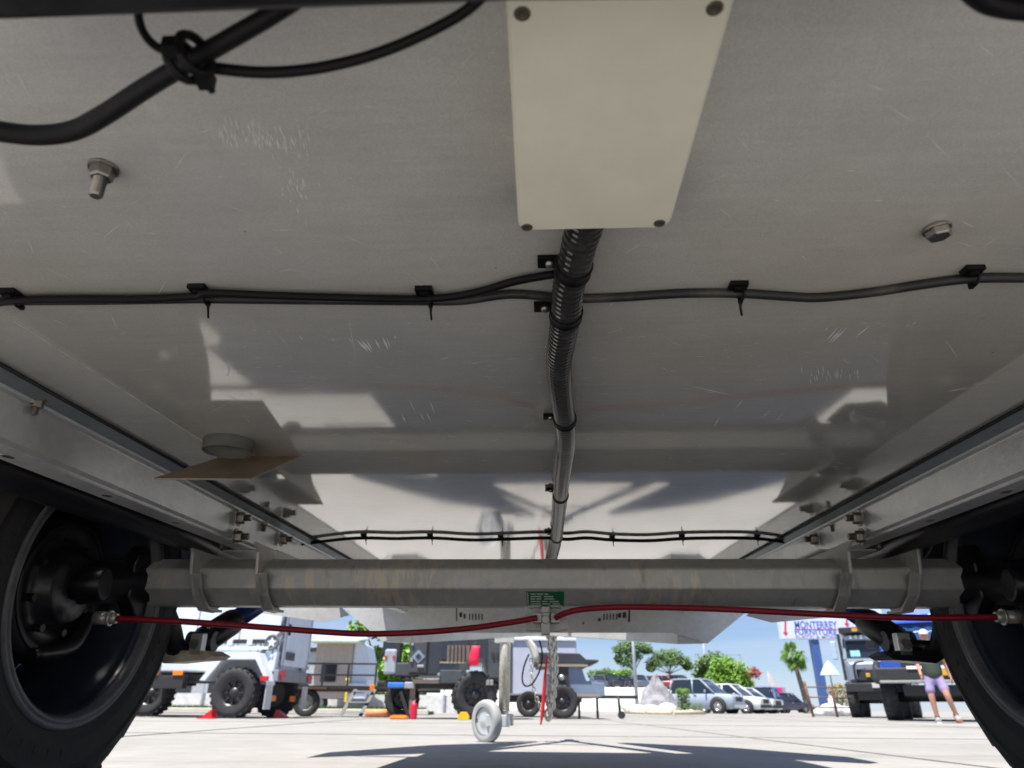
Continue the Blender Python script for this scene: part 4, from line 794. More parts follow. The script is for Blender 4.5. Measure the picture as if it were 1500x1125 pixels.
# ---- grey trailer with folded roof tent
t = thing('tent_trailer', 'grey blue trailer carrying a dark folded rooftop tent', 'trailer', (X(812, 16.5), 16.5, 0), R(0))
gb = mat('trailer_blue_grey', (.17, .22, .32), rough=.45, var=.1)
q = MB(); q.prism([(-.1, 0, .42), (.95, 0, .42), (1.12, 0, .46), (1.12, 0, .72), (.72, 0, .76), (.62, 0, 1.05), (-.1, 0, 1.05)], (0, 1.6, 0)); part('body', q, gb, t, .02)
bx(t, 'rear_bay', (.1, -.02, .7), (.45, .06, .85), trim_m); bx(t, 'drawer_front', (-.05, -.05, .95), (.25, .04, .12), alloy_m)
q = MB(); q.prism([(-.4, -.1, 1.10), (.62, -.1, 1.08), (1.0, -.1, 1.14), (1.0, -.1, 1.19), (.72, -.1, 1.20), (.58, -.1, 1.32), (-.4, -.1, 1.34)], (0, 1.7, 0)); part('tent_cover', q, mat('tent_black', (.03, .035, .045), rough=.6), t, .02)
bx(t, 'tent_base', (.2, .7, 1.07), (1.1, 1.6, .05), mat('tent_tan', (.3, .25, .2), rough=.8)); q = MB(); q.sphere((.17, -.08, .82), .07); q2 = part('gas_cap', q, alloy_m, t)
bx(t, 'drawbar', (1.5, .7, .45), (.9, .08, .07), trim_m); bx(t, 'stone_deflector', (.75, -.03, .47), (.5, .05, .05), M['tan'])
for x in (.55, .95): bx(t, 'stabiliser_leg', (x, .1, .22), (.05, .05, .44), trim_m)
q = MB(); q.tube([(1.45, .3, .45), (1.47, .3, .12)], .03, 8); q.lathe([(.08, -.03), (.08, .03), (.001, .03)], (1.50, .3, .085), (0, 1, 0), 16); part('jockey_wheel', q, trim_m, t)
wheel(t, (.17, -.05, .34), .34, .25, (0, -1, 0), lugs=18)

# ---- parked cars
def car(name, label, cat, px, d, rz, paint, kind='suv', Ln=4.7, Wd=1.9, Ht=1.75, z0=0.0, group=None, detail=True):
    """a car in its own frame: nose towards -Y, wheels on z = 0"""
    t = thing(name, label, cat, (X(px, d), d, z0), rz, group)
    hw = Wd / 2; hl = Ln / 2; wr = Ht * .215; belt = Ht * .585; hood = Ht * .56
    st = [(-hl, .40, .86, .30, .9), (-hl + .08, .27, hood * .93, .25, .97), (-hl + .35, .24, hood * .985, .22, 1), (-hl + 1.15, .22, hood + .03, .22, 1), (-hl + 1.45, .22, belt, .22, 1), (hl - .5, .22, belt + .02, .22, 1), (hl - .1, .24, belt - .01, .25, .98), (hl, .40, belt - .12, .34, .93)]
    rs = []
    for y, zb, zt, _, k in st:
        w_ = hw * k
        rs.append([(-w_ * .86, y, zb), (w_ * .86, y, zb), (w_ * .97, y, zb + .12), (w_, y, (zb + zt) * .52), (w_ * .97, y, zt - .12), (w_ * .86, y, zt - .01), (-w_ * .86, y, zt - .01), (-w_ * .97, y, zt - .12), (-w_, y, (zb + zt) * .52), (-w_ * .97, y, zb + .12)])
    q = MB(); q.rings([[Vector(v) for v in r_] for r_ in rs]); body = part('body', q, paint, t)
    ye = hl - .25 if kind == 'suv' else (hl - 1.75 if kind == 'pickup' else hl - .75)
    cab = [(-hl + 1.15, belt - .03, .0), (-hl + 1.95, Ht - .03, 0)]
    def cabin(q, gx, zt, ins):
        yb0, yt0, yt1, yb1 = -hl + 1.12 + ins, -hl + 1.95 + ins * .5, ye - (.35 if kind != 'pickup' else .15) - ins * .5, ye - ins * .5
        rs = []
        for z, k, y0_, y1_ in ((belt - .04, .93, yb0, yb1), (belt + (zt - belt) * .55, .86, yb0 + (yt0 - yb0) * .55, yb1 + (yt1 - yb1) * .55), (zt - .06, .78, yt0, yt1), (zt, .68, yt0 + .14, yt1 - .12)):
            w_ = hw * k + gx; rs.append([Vector(v) for v in ((-w_, y0_ + .12, z), (-w_ * .8, y0_, z), (w_ * .8, y0_, z), (w_, y0_ + .12, z), (w_, y1_ - .1, z), (w_ * .8, y1_, z), (-w_ * .8, y1_, z), (-w_, y1_ - .1, z))])
        q.rings(rs, smooth=False); return q
    part('windows', cabin(MB(), 0, Ht - .05, 0), glass_m, t)
    q = MB(); w_ = hw * .79; yt0, yt1 = -hl + 1.93, ye - .3 + (.18 if kind == 'pickup' else 0)
    q.rings([[Vector((sx_ * w_ * k, y, z)) for sx_, y in ((-1, yt0 + o), (1, yt0 + o), (1, yt1 - o), (-1, yt1 - o))] for z, k, o in ((Ht - .075, 1.02, 0), (Ht - .03, 1.0, .03), (Ht, .86, .16))], smooth=False); part('roof', q, paint, t, .02)
    q = MB()
    for sg in (-1, 1):
        for (ya, za), (yb, zb) in (((-hl + 1.12, belt - .03), (-hl + 1.97, Ht - .06)), ((ye, belt - .03), (yt1, Ht - .06)), ((-hl + 2.45, belt - .03), (-hl + 2.5, Ht - .06))):
            q.tube([(sg * hw * .935, ya, za), (sg * hw * .79, yb, zb)], .05, 6)
    part('pillars', q, paint, t, kind='stuff')
    if detail:
        for sg in (-1, 1):
            q = MB(); q.rings([[Vector((sg * hw * x, -hl + y, z)) for x, y, z in ((.5, .015, hood * .72), (.5, .02, hood * .90), (.93, .10, hood * .88), (.93, .09, hood * .74))], [Vector((sg * hw * x, -hl + y + .12, z)) for x, y, z in ((.5, .015, hood * .72), (.5, .02, hood * .90), (.95, .10, hood * .88), (.95, .09, hood * .74))]], smooth=False); part('headlight', q, lampc_m, t)
            bx(t, 'door_mirror', (sg * (hw + .08), -hl + 1.6, belt + .08), (.18, .1, .15), paint, .03)
            bx(t, 'tail_light', (sg * hw * .86, hl - .04, belt - .22), (.16, .12, .26), lampr_m, .02)
            bx(t, 'door_handle', (sg * hw * 1.0, -hl + 2.3, belt - .12), (.03, .16, .04), chrome_m)
        bx(t, 'grille', (0, -hl + .02, hood * .72), (hw * .95, .08, .26), trim_m, .02); bx(t, 'front_bumper', (0, -hl + .02, .42), (hw * 1.8, .14, .2), trim_m if kind != 'pickup' else chrome_m, .03)
    for sg in (-1, 1):
        for y in (-hl + .92, hl - 1.0):
            q = MB(); q.lathe([(wr * 1.22, -.02), (wr * 1.22, .015), (wr * 1.0, .018)], (sg * (hw - .005), y, wr), (sg, 0, 0), 24, close=False); part('wheel_arch', q, trim_m, t)
            wheel(t, (sg * (hw - .05), y, wr), wr, .24, (sg, 0, 0), alloy_m)
    if kind == 'pickup':
        bx(t, 'bed_liner', (0, hl - .85, belt + .012), (Wd * .82, 1.5, .02), trim_m)
    return t
pt = lambda n, c: mat(n, c, rough=.32, var=.03, coat=.8, crough=.04)
p_sil, p_wht, p_blu, p_pur, p_red, p_drk, p_gry = pt('paint_silver', (.30, .36, .45)), pt('paint_white', (.72, .76, .80)), pt('paint_blue', (.01, .05, .22)), pt('paint_plum', (.035, .03, .07)), pt('paint_red', (.35, .015, .03)), pt('paint_dark', (.02, .025, .04)), pt('paint_grey', (.10, .12, .16))
car('pickup_truck', 'silver blue pickup truck parked beside the rock bed', 'pickup truck', 1018, 46, R(52), p_sil, 'pickup', 5.7, 2.0, 1.92)
car('parked_car', 'white car parked directly behind the silver pickup truck', 'car', 1072, 49, R(50), p_wht, 'suv', 4.7, 1.9, 1.75)
car('parked_car', 'white car with teal tinted windscreen parked before the blue jeep', 'car', 1092, 52, R(48), p_wht, 'sedan', 4.8, 1.9, 1.62)
jp_ = car('jeep', 'dark blue jeep with a spare wheel on its tail', 'jeep', 1126, 59, R(150), p_blu, 'suv', 4.4, 1.9, 1.85)
wheel(jp_, (0, 2.32, .95), .42, .25, (0, 1, 0))
car('parked_car', 'plum coloured sedan parked beside the dark blue jeep', 'car', 1150, 62, R(120), p_pur, 'sedan', 4.6, 1.85, 1.5)
car('parked_car', 'grey green car parked in front of the palm tree', 'car', 1160, 85, R(90), pt('paint_sage', (.12, .17, .15)), 'sedan', 4.6, 1.85, 1.5)
car('parked_car', 'red car parked behind the pointed boulder', 'car', 977, 102, R(70), p_red, 'suv', 4.6, 1.9, 1.7, 2.75)
for k, (px, m_, lb) in enumerate(((878, p_gry, 'grey car at the bank top nearest the tent trailer'), (897, p_drk, 'dark car on the bank beside the two red tail lamps'), (916, p_drk, 'second dark car on the bank, right before the lamp post trunk'), (938, p_gry, 'dark grey car on the bank just behind the tree trunk'), (955, p_sil, 'pale silver car on the bank beside the pointed boulder'), (1000, p_drk, 'dark van roof showing above the silver pickup'))):
    car('parked_car', lb, 'car', px, 102, R(20 + 12 * (k % 3 - 1)), m_, 'suv' if k % 2 else 'sedan', 4.4, 1.85, 1.65 + .1 * (k % 2), 2.75, 'cars parked along the bank', detail=False)

# ---- expedition truck
d0 = 24.5
t = thing('expedition_truck', 'grey expedition truck with bull bar, roof lamps and red grille badge', 'truck', (X(1295, d0), d0, 0), R(-29))
gc = mat('truck_grey', (.20, .24, .30), rough=.4, var=.06, coat=.3)
q = MB(); rs = []
for y, zb, zt, w_ in ((.0, 1.15, 1.62, .78), (.06, 1.05, 1.70, .84), (.55, 1.05, 1.80, .90), (.60, 1.05, 1.82, .92), (1.9, 1.05, 1.84, .98), (3.0, 1.05, 1.84, .98)): rs.append([Vector(v) for v in ((-w_, y, zb), (w_, y, zb), (w_, y, zt - .1), (w_ * .92, y, zt), (-w_ * .92, y, zt), (-w_, y, zt - .1))])
q.rings(rs, smooth=False); part('cab', q, gc, t, .03)
q = MB(); rs = [[Vector((sx_ * w_, y, z)) for sx_, y in ((-1, y0_), (1, y0_), (1, 2.9), (-1, 2.9))] for z, w_, y0_ in ((1.80, .97, .62), (2.45, .90, .82), (2.62, .84, .98))]; q.rings(rs, smooth=False); part('cab_upper', q, gc, t, .03)
q = MB(); q.prism([(-.84, .615, 1.88), (.84, .615, 1.88), (.79, .775, 2.40), (-.79, .775, 2.40)], (0, .03, 0)); part('windscreen', q, glass_m, t)
bx(t, 'sun_visor', (0, .70, 2.50), (1.65, .30, .14), mat('visor_pale', (.36, .44, .52), rough=.4), .03); bx(t, 'roof_rack', (0, 1.4, 2.76), (1.9, 1.7, .16), trim_m, .02); bx(t, 'light_bar', (.0, .52, 2.74), (1.75, .12, .2), trim_m, .02)
for k in range(5): bx(t, 'roof_lamp', (-.42 + k * .26, .45, 2.74), (.18, .05, .11), mat('lamp_ochre', (.55, .33, .03), rough=.3) if k == 0 else bpy.data.materials['lamp_ochre'], .01)
for k in range(8): bx(t, 'visor_louvre', (-.6 + k * .17, .54, 2.52), (.08, .04, .10), lampc_m)
bx(t, 'dash_paper', (-.55, .63, 1.98), (.30, .02, .22), mat('paper_teal', (.35, .68, .68), rough=.6)); bx(t, 'dash_card', (.32, .61, 1.92), (.34, .02, .10), mat('paper_pink', (.65, .35, .38), rough=.6))
bx(t, 'grille', (0, -.02, 1.28), (1.15, .10, .36), trim_m, .02); bx(t, 'badge', (.0, -.09, 1.33), (.12, .02, .16), mat('badge_red', (.35, .06, .04), rough=.4))
for sg in (-1, 1): 
    bx(t, 'fog_lamp', (sg * .24, -.10, 1.27), (.13, .03, .13), bpy.data.materials['lamp_ochre'], .02); bx(t, 'headlight', (sg * .82, .02, .92), (.34, .12, .14), lampc_m, .02); bx(t, 'cab_mirror', (sg * 1.2, .55, 2.1), (.18, .1, .6), mat('mirror_pale', (.4, .52, .62), rough=.4) if sg < 0 else bpy.data.materials['mirror_pale'], .03)
    q = MB(); q.tube([(sg * .62, -.1, .95), (sg * .62, -.18, 1.5), (sg * .52, -.16, 1.66), (sg * .3, -.1, 1.70)], .035, 8, 4); part('bull_bar', q, trim_m, t)
    wheel(t, (sg * .86, .95, .55), .55, .38, (sg, 0, 0), lugs=22)
    bx(t, 'mudguard', (sg * .88, .62, 1.0), (.36, .6, .10), gc, .02)
bx(t, 'front_bumper', (0, -.10, .90), (1.95, .28, .26), trim_m, .02); bx(t, 'number_plate', (.05, -.26, .96), (.44, .02, .15), mat('plate_grey', (.5, .5, .5), rough=.5)); bx(t, 'tow_hook', (.62, -.26, .78), (.14, .06, .10), lampr_m, .01)
bx(t, 'winch_skid', (0, .1, .66), (1.3, .5, .26), trim_m, .02); q = MB(); q.tube([(-.86, .95, .55), (.86, .95, .55)], .12, 10); part('front_axle', q, trim_m, t)
bx(t, 'snorkel', (-1.0, .75, 1.9), (.09, .12, 1.5), trim_m, .01); bx(t, 'camper_box', (0, 4.6, 2.1), (2.3, 3.1, 1.9), mat('box_grey', (.30, .33, .36), rough=.5), .03)
for sg in (-1, 1): wheel(t, (sg * .86, 4.6, .55), .55, .38, (sg, 0, 0), lugs=22)

# ---- lifted blue pickup nearest on that side
d0 = 17.0
t = thing('lifted_truck', 'bright blue lifted truck with black bumper and wide tyres behind the walking person', 'truck', (X(1376, d0), d0, 0), R(-31)); t.scale = (1.1, 1.1, 1.13)
bp = pt('paint_bright_blue', (.01, .08, .50))
q = MB(); rs = []
for y, zb, zt, w_ in ((.0, .92, 1.28, .84), (.10, .88, 1.38, .93), (.9, .86, 1.45, .98), (1.15, .86, 1.47, .99), (5.0, .86, 1.5, 1.0)): rs.append([Vector(v) for v in ((-w_, y, zb), (w_, y, zb), (w_ * .99, y, zt - .12), (w_ * .86, y, zt), (-w_ * .86, y, zt), (-w_ * .99, y, zt - .12))])
q.rings(rs, smooth=False); part('body', q, bp, t, .04)
q = MB(); rs = [[Vector((sx_ * w_, y, z)) for sx_, y in ((-1, y0_), (1, y0_), (1, y1_), (-1, y1_))] for z, w_, y0_, y1_ in ((1.45, .93, 1.12, 3.4), (2.0, .80, 1.72, 3.2))]; q.rings(rs, smooth=False); part('windows', q, mat('windscreen_blue', (.02, .05, .12), rough=.08, coat=.5), t)
q = MB(); rs = [[Vector((sx_ * w_, y, z)) for sx_, y in ((-1, y0_), (1, y0_), (1, y1_), (-1, y1_))] for z, w_, y0_, y1_ in ((2.0, .81, 1.68, 3.24), (2.08, .74, 1.85, 3.1))]; q.rings(rs, smooth=False); part('roof', q, bp, t, .03)
bx(t, 'roof_light_bar', (0, 1.62, 2.14), (1.4, .12, .12), mat('bar_blue', (.03, .2, .75), rough=.3), .02)
for k, c_ in enumerate((lampo_m, lampo_m, lampo_m, lampc_m, lampc_m)): bx(t, 'roof_lamp', (-.5 + k * .25, 1.54, 2.14), (.12, .04, .07), c_, .01)
for sg in (-1, 1):
    q = MB(); q.prism([(sg * .45, -.02, 1.10), (sg * .93, .06, 1.12), (sg * .93, .08, 1.32), (sg * .48, -.01, 1.26)], (0, .1, 0)); part('headlight', q, lampc_m, t, .01)
    q = MB(); q.tube([(sg * 1.02, .40, .72), (sg * 1.03, .52, .98), (sg * 1.03, .95, 1.12), (sg * 1.03, 1.38, .98), (sg * 1.02, 1.5, .72)], .085, 8, 3); part('flare', q, trim_m, t)
    wheel(t, (sg * .88, .95, .46), .46, .34, (sg, 0, 0), lugs=22); wheel(t, (sg * .88, 4.2, .46), .46, .34, (sg, 0, 0), lugs=22)
    bx(t, 'door_mirror', (sg * 1.12, 1.5, 1.58), (.2, .12, .2), M['black'], .02)
bx(t, 'grille', (0, -.03, 1.12), (1.0, .08, .26), trim_m, .02); bx(t, 'front_bumper', (0, -.14, .86), (2.0, .3, .26), trim_m, .03); bx(t, 'bumper_lip', (0, -.22, .72), (1.9, .2, .05), mat('lip_grey', (.3, .3, .29), rough=.5), .01)
bx(t, 'fog_lamp', (.28, -.3, .88), (.16, .03, .12), bpy.data.materials['lamp_ochre'], .01); bx(t, 'light_strip', (-.05, -.3, .98), (.7, .03, .06), lampc_m); bx(t, 'skid_plate', (0, .15, .56), (1.1, .5, .2), trim_m)
q = MB(); q.tube([(-.85, .95, .46), (.85, .95, .46)], .10, 10); part('front_axle', q, trim_m, t)

# ---- pylon sign
d0 = 46.0
a, b2 = W(1146, 936, d0), W(1300, 934, d0)
sw = b2.x - a.x; zb = a.z; zt = W(1146, 872, d0).z
t = thing('pylon_sign', 'tall white shop sign with blue lettering on a blue pole above the trucks', 'sign', (X(1213, d0), d0, 0))
ox = t.location.x
bx(t, 'panel', ((a.x + b2.x) / 2 - ox, .25, (zb + zt) / 2), (sw, .5, zt - zb), mat('sign_white', (.62, .68, .86), rough=.5, var=.03), .03)
q = MB(); zp = W(1200, 936, d0); q.box((0 + .0, .3, zb / 2), (.48, .42, zb)); part('pole', q, mat('pole_blue', (.05, .11, .30), rough=.45, var=.08), t)
bl_ = mat('sign_blue', (.08, .14, .52), rough=.5); gr_ = mat('sign_grey_blue', (.30, .30, .52), rough=.5); rd_ = mat('sign_red', (.62, .03, .05), rough=.5)
def text(body, px0, px1, ytop, ybot, m, name='lettering'):
    cu_ = bpy.data.curves.new('text', 'FONT'); cu_.body = body; cu_.extrude = .01; cu_.align_x = 'LEFT'; cu_.offset = .012
    o = bpy.data.objects.new('text', cu_); me = bpy.data.meshes.new_from_object(o); bpy.data.objects.remove(o)
    v = np.array([list(q_.co) for q_ in me.vertices]); lo, hi = v.min(0), v.max(0)
    p0, p1 = W(px0, ybot, d0 - .02), W(px1, ytop, d0 - .02)
    for q_ in me.vertices:
        u = (q_.co.x - lo[0]) / (hi[0] - lo[0]); w_ = (q_.co.y - lo[1]) / (hi[1] - lo[1])
        q_.co = Vector((p0.x + (p1.x - p0.x) * u - ox, -.004 - q_.co.z, p0.z + (p1.z - p0.z) * w_))
    me.materials.clear(); me.materials.append(m); o = bpy.data.objects.new(name, me); col.objects.link(o); o.parent = t; return o
text('MONTERREY', 1165, 1225, 910, 920.5, bl_); text('FURNITURE', 1165, 1225, 922, 929.5, bl_); text('RUSTIC & MORE', 1166, 1225, 930.8, 935, gr_)
q = MB(); p0, p1 = W(1164, 921.5, d0), W(1226, 921, d0); q.box(((p0.x + p1.x) / 2 - ox, -.01, p0.z), (p1.x - p0.x, .02, .025)); part('red_rule', q, rd_, t)
for px in (1151, 1241):
    y0_, y1_ = (905, 931) if px < 1200 else (900, 918)
    p0, p1 = W(px - .8, y0_, d0), W(px, y1_, d0); q = MB(); wd = .05
    q.prism([(p0.x - wd - ox, -.012, p0.z), (p0.x + wd - ox, -.012, p0.z), (p1.x + wd - ox, -.012, p1.z + .2), (p1.x + .16 - ox, -.012, p1.z + .2), (p1.x - ox, -.012, p1.z), (p1.x - .16 - ox, -.012, p1.z + .2), (p1.x - wd - ox, -.012, p1.z + .2)], (0, -.01, 0)); part('arrow', q, rd_, t)

# ---- rocks, posts, rusty fence
rock_m = mat('rock_pale', (.55, .56, .58), rough=.9, var=.18, scale=2.2, bump=.5, bscale=6); rockg = mat('rock_grey', (.24, .24, .26), rough=.9, var=.3, scale=2.5, bump=.6, bscale=7)
def rock(label, px, d, sx_, sy_, sz_, m, seed, peak=0, group=None, z=0):
    rr = random.Random(seed); me = bmesh.new(); bmesh.ops.create_icosphere(me, subdivisions=3, radius=1)
    dirs = [Vector((rr.gauss(0, 1), rr.gauss(0, 1), rr.gauss(0, 1))).normalized() for _ in range(9)]
    for v in me.verts:
        c = v.co.copy(); k = 1 + sum(.16 * max(0, c.dot(d_)) ** 3 * rr_ for d_, rr_ in zip(dirs, (1, -1, .8, -.7, 1, -.5, .6, -.9, .5)))
        if peak: c.z = c.z if c.z < 0 else c.z; tp = max(0, c.z); k2 = 1 - peak * tp * .8; v.co = Vector((c.x * k * sx_ * k2 + tp * .06 * sx_, c.y * k * sy_ * k2, c.z * sz_))
        else: v.co = Vector((c.x * k * sx_, c.y * k * sy_, c.z * k * sz_))
    from mathutils import noise
    for v in me.verts:
        nv = noise.noise_vector(v.co * (2.3 / max(sx_, .4)) + Vector((seed, 0, 0))); v.co += Vector((nv.x * sx_, nv.y * sy_, nv.z * sz_ * .7)) * (.17 if peak else .10)
    m_ = bpy.data.meshes.new('boulder'); me.to_mesh(m_); me.free(); m_.materials.append(m)
    o = bpy.data.objects.new('boulder', m_); col.objects.link(o); o.location = (X(px, d), d, sz_ * .55 if not peak else .1); return tag(o, label, 'boulder', group)
rock('tall pointed grey boulder at the end of the rock bed', 964, 40, 1.25, 1.0, 1.75, rockg, 3, .95)
rock('low pale boulder furthest from the silver pickup', 934, 37.5, .50, .4, .26, rock_m, 4)
rock('low pale boulder in front of the pointed boulder', 953, 36.5, .60, .45, .24, rock_m, 5)
rock('pale rounded boulder nearest the silver pickup', 978, 36, .48, .4, .34, rock_m, 6)
for k, (px, s_) in enumerate(((1203, .30), (1217, .42), (1238, .30))): rock(('pale rock behind the leaning rusty fence post', 'wide pale rock in front of the blue sign pole', 'pale rock beside the expedition truck tyre')[k], px, 33, s_ * 1.3, s_, s_ * .8, rock_m, 20 + k)
q = MB(); bed = [(X(px, d), d) for px, d in ((918, 38.5), (948, 34.2), (985, 33.5), (1030, 36), (1035, 41), (925, 42))]
q.prism([(x, y, 0) for x, y in bed], (0, 0, .10)); tag(part('planting_bed', q, mat('bed_soil', (.28, .24, .17), rough=.95, var=.3, scale=4)), kind='structure')
q = MB(); n_ = len(bed)
for i in range(3):
    (x0_, y0_), (x1_, y1_) = bed[i], bed[i + 1]; q.tube([(x0_, y0_, .06), (x1_, y1_, .06)], .11, 6)
tag(part('kerb', q, mat('kerb_tan', (.52, .45, .32), rough=.9)), kind='structure')
weed_m = mat('weed_green', (.11, .20, .03), rough=.8, var=.4, scale=6)
def shrub(name, label, px, d, h, wd, n, m, seed, z=0.08):
    rr = random.Random(seed); t = thing(name, label, 'plant', (X(px, d), d, z)); q = MB(); st = MB()
    for k in range(8):
        a = rr.uniform(0, 6.28); st.tube([(0, 0, 0), (math.cos(a) * wd * .3, math.sin(a) * wd * .3, h * .5), (math.cos(a) * wd * .5, math.sin(a) * wd * .5, h * rr.uniform(.7, 1))], [.02, .012, .006], 5)
    for k in range(n):
        u = rr.random() ** .7; a = rr.uniform(0, 6.28); r_ = wd * .55 * rr.random() ** .5; c = Vector((math.cos(a) * r_, math.sin(a) * r_, h * u)); l = h * .09 * rr.uniform(.6, 1.4)
        d_ = Vector((rr.gauss(0, 1), rr.gauss(0, 1), rr.gauss(.3, .7))).normalized(); e = d_.orthogonal().normalized() * l * .35
        q.add([c, c + d_ * l * .5 + e, c + d_ * l, c + d_ * l * .5 - e], [(0, 1, 2, 3)])
    part('foliage', q, m, t); part('stem', st, mat('stem_brown', (.12, .08, .05), rough=.9) if 'stem_brown' not in bpy.data.materials else bpy.data.materials['stem_brown'], t); return t
shrub('flowering_weed', 'tall pale green weed in front of the silver pickup doors', 1003, 35.5, 1.0, .55, 700, weed_m, 1)
shrub('low_shrub', 'low yellow green shrub at the front corner of the rock bed', 1020, 36.5, .42, .7, 500, weed_m, 2)
shrub('low_shrub', 'low green shrub at the end of the bed by the small boulder', 918, 38.8, .30, .9, 400, weed_m, 3)
rust_m = mat('rusty_iron', (.16, .09, .06), rough=.85, var=.4, scale=8)
t = thing('rusty_fence', 'rusty leaning post and rail fence beside the grey expedition truck', 'fence', (X(1191, 27), 27, 0))
for px, lean, h in ((1191, -.14, 1.15), (1226, -.04, .95), (1256, 0, .95)):
    x = X(px, 27) - t.location.x; q = MB(); q.tube([(x, 0, 0), (x + lean, 0, h)], .045, 6); part('post', q, rust_m, t)
for z in (.95, .62, .30): q = MB(); q.tube([(-.1, 0, z + .02), (X(1256, 27) - t.location.x, 0, z)], .022, 6); part('rail', q, rust_m, t)
t = thing('bollard', 'short white post standing among shrubs beside the blue sign pole', 'bollard', (X(1221, 34), 34, 0)); q = MB(); q.cyl((0, 0, 0), (0, 0, .75), .13, None, 14); part('post', q, M['white'], t); q = MB(); q.sphere((0, 0, .75), (.13, .13, .05)); part('cap', q, M['white'], t)
shrub('dry_shrub', 'dry yellowish shrub beside the white post and expedition truck', 1232, 34.5, 1.3, .8, 600, mat('dry_leaf', (.26, .22, .07), rough=.9, var=.4, scale=5), 7, 0)

# ---- trees
leaf_ms = [mat('leaf_green', (.085, .165, .04), rough=.6, var=.45, scale=1.2), mat('leaf_bright', (.13, .27, .02), rough=.55, var=.4, scale=1.2), mat('leaf_palm', (.17, .32, .06), rough=.5, var=.4, scale=2, c2=(.30, .27, .08), lo=.55, hi=.8), mat('leaf_red', (.30, .05, .06), rough=.7, var=.4, scale=2)]
bark_m = mat('bark', (.20, .165, .13), rough=.95, var=.3, scale=6, bump=.5, bscale=10)
def tree(name, label, px, d, base_z, h, blobs, m, seed, n=2600, leaf=.22, trunk=.14):
    rr = random.Random(seed); t = thing(name, label, 'tree', (X(px, d), d, base_z)); q = MB(); tk = MB()
    fork = h * .42; tk.tube([(0, 0, -.1), (rr.uniform(-.06, .06), 0, fork * .5), (0, 0, fork)], [trunk * 1.3, trunk, trunk * .8], 8, 4)
    for bx_, by_, bz_, rx, ry, rz_ in blobs:
        tk.tube([(0, 0, fork * .9), (bx_ * .45, by_ * .4, (fork + bz_) * .48), (bx_, by_, bz_)], [trunk * .6, trunk * .4, trunk * .12], 6, 3)
        for _ in range(int(1.4 * n / len(blobs))):
            v = Vector((rr.gauss(0, 1), rr.gauss(0, 1), rr.gauss(0, 1))).normalized() * (rr.random() ** .45) * rr.uniform(.8, 1.22)
            c = Vector((bx_ + v.x * rx, by_ + v.y * ry, bz_ + v.z * rz_ * 1.15)); d_ = Vector((rr.gauss(0, 1), rr.gauss(0, 1), rr.gauss(0, .8))).normalized(); l = leaf * rr.uniform(.6, 1.5); e = d_.orthogonal().normalized() * l * .4
            q.add([c - d_ * l * .5, c + e, c + d_ * l * .5, c - e], [(0, 1, 2, 3)])
    part('crown', q, m, t); part('trunk', tk, bark_m, t); return t
def bl(rr, n, w_, h0, h1, r_):
    return [(rr.uniform(-w_, w_), rr.uniform(-w_, w_) * .7, rr.uniform(h0, h1), r_ * rr.uniform(.7, 1.2), r_ * rr.uniform(.7, 1.1), r_ * rr.uniform(.45, .75)) for _ in range(n)]
ra = random.Random(21)
tree('shade_tree', 'spreading green tree in front of the lamp post, tallest of the two over the bank', 933, 105, 2.75, 6.07, [(-1.72, 0.0, 5.15, 1.32, 1.19, 0.59), (-0.53, 0.4, 5.81, 1.58, 1.32, 0.66), (1.19, 0.0, 5.54, 1.58, 1.32, 0.59), (-1.19, -0.4, 3.56, 1.19, 1.06, 0.73), (0.13, 0.26, 4.49, 1.19, 1.19, 0.79), (1.98, 0.26, 5.02, 0.92, 0.92, 0.4), (-2.11, 0.0, 3.96, 0.66, 0.66, 0.53)], leaf_ms[0], 31, 3600)
tree('shade_tree', 'broad domed green tree beside the lamp post tree, over the silver pickup', 986, 105, 2.75, 5.28, [(-2.11, 0.0, 3.43, 1.19, 1.06, 0.73), (-0.92, 0.26, 4.36, 1.45, 1.32, 0.79), (0.66, 0.0, 4.49, 1.45, 1.32, 0.79), (1.98, 0.13, 3.7, 1.19, 1.19, 0.66), (0.0, -0.53, 3.56, 1.58, 1.19, 0.66), (2.77, 0.26, 3.04, 0.79, 0.79, 0.53), (-2.64, 0.0, 2.77, 0.66, 0.79, 0.46)], leaf_ms[0], 32, 3800)
tree('shade_tree', 'dull green tree partly hidden behind the bright green tree', 1052, 74, 0, 5.2, bl(ra, 7, 1.4, 2.2, 4.9, 1.0), leaf_ms[0], 33, 2600)
tree('round_tree', 'bright lime green rounded tree behind the white cars', 1072, 66, 0, 4.6, [(-1.2, 0, 2.6, .9, .9, .8), (-.3, 0, 3.6, 1.2, 1, .8), (.9, 0, 3.3, 1.1, 1, .8), (.2, -.5, 2.4, 1.3, .9, .8), (1.5, .1, 2.2, .8, .8, .7), (-1.6, 0, 2.0, .6, .6, .5)], leaf_ms[1], 34, 4200, .2)
tree('crepe_myrtle', 'tree with red blossom behind the bright lime green tree', 1098, 69, 0, 4.3, bl(ra, 6, 1.0, 2.0, 3.8, .75), leaf_ms[3], 35, 1800, .18)
for k, (px, w_) in enumerate(((884, 3.2), (915, 2.8))):
    tree('hedge_bush', ('low green bush behind the cars on the bank nearest the tent trailer', 'low green bush behind the dark cars, before the lamp post tree')[k], px, 112, 2.75, 3.0, [(-w_ * .3, 0, 2.1, 1.3, .8, .6), (w_ * .2, 0, 2.3, 1.4, .8, .65), (0, 0, 1.7, 1.6, .9, .6)], leaf_ms[1] if k else leaf_ms[0], 40 + k, 1500)
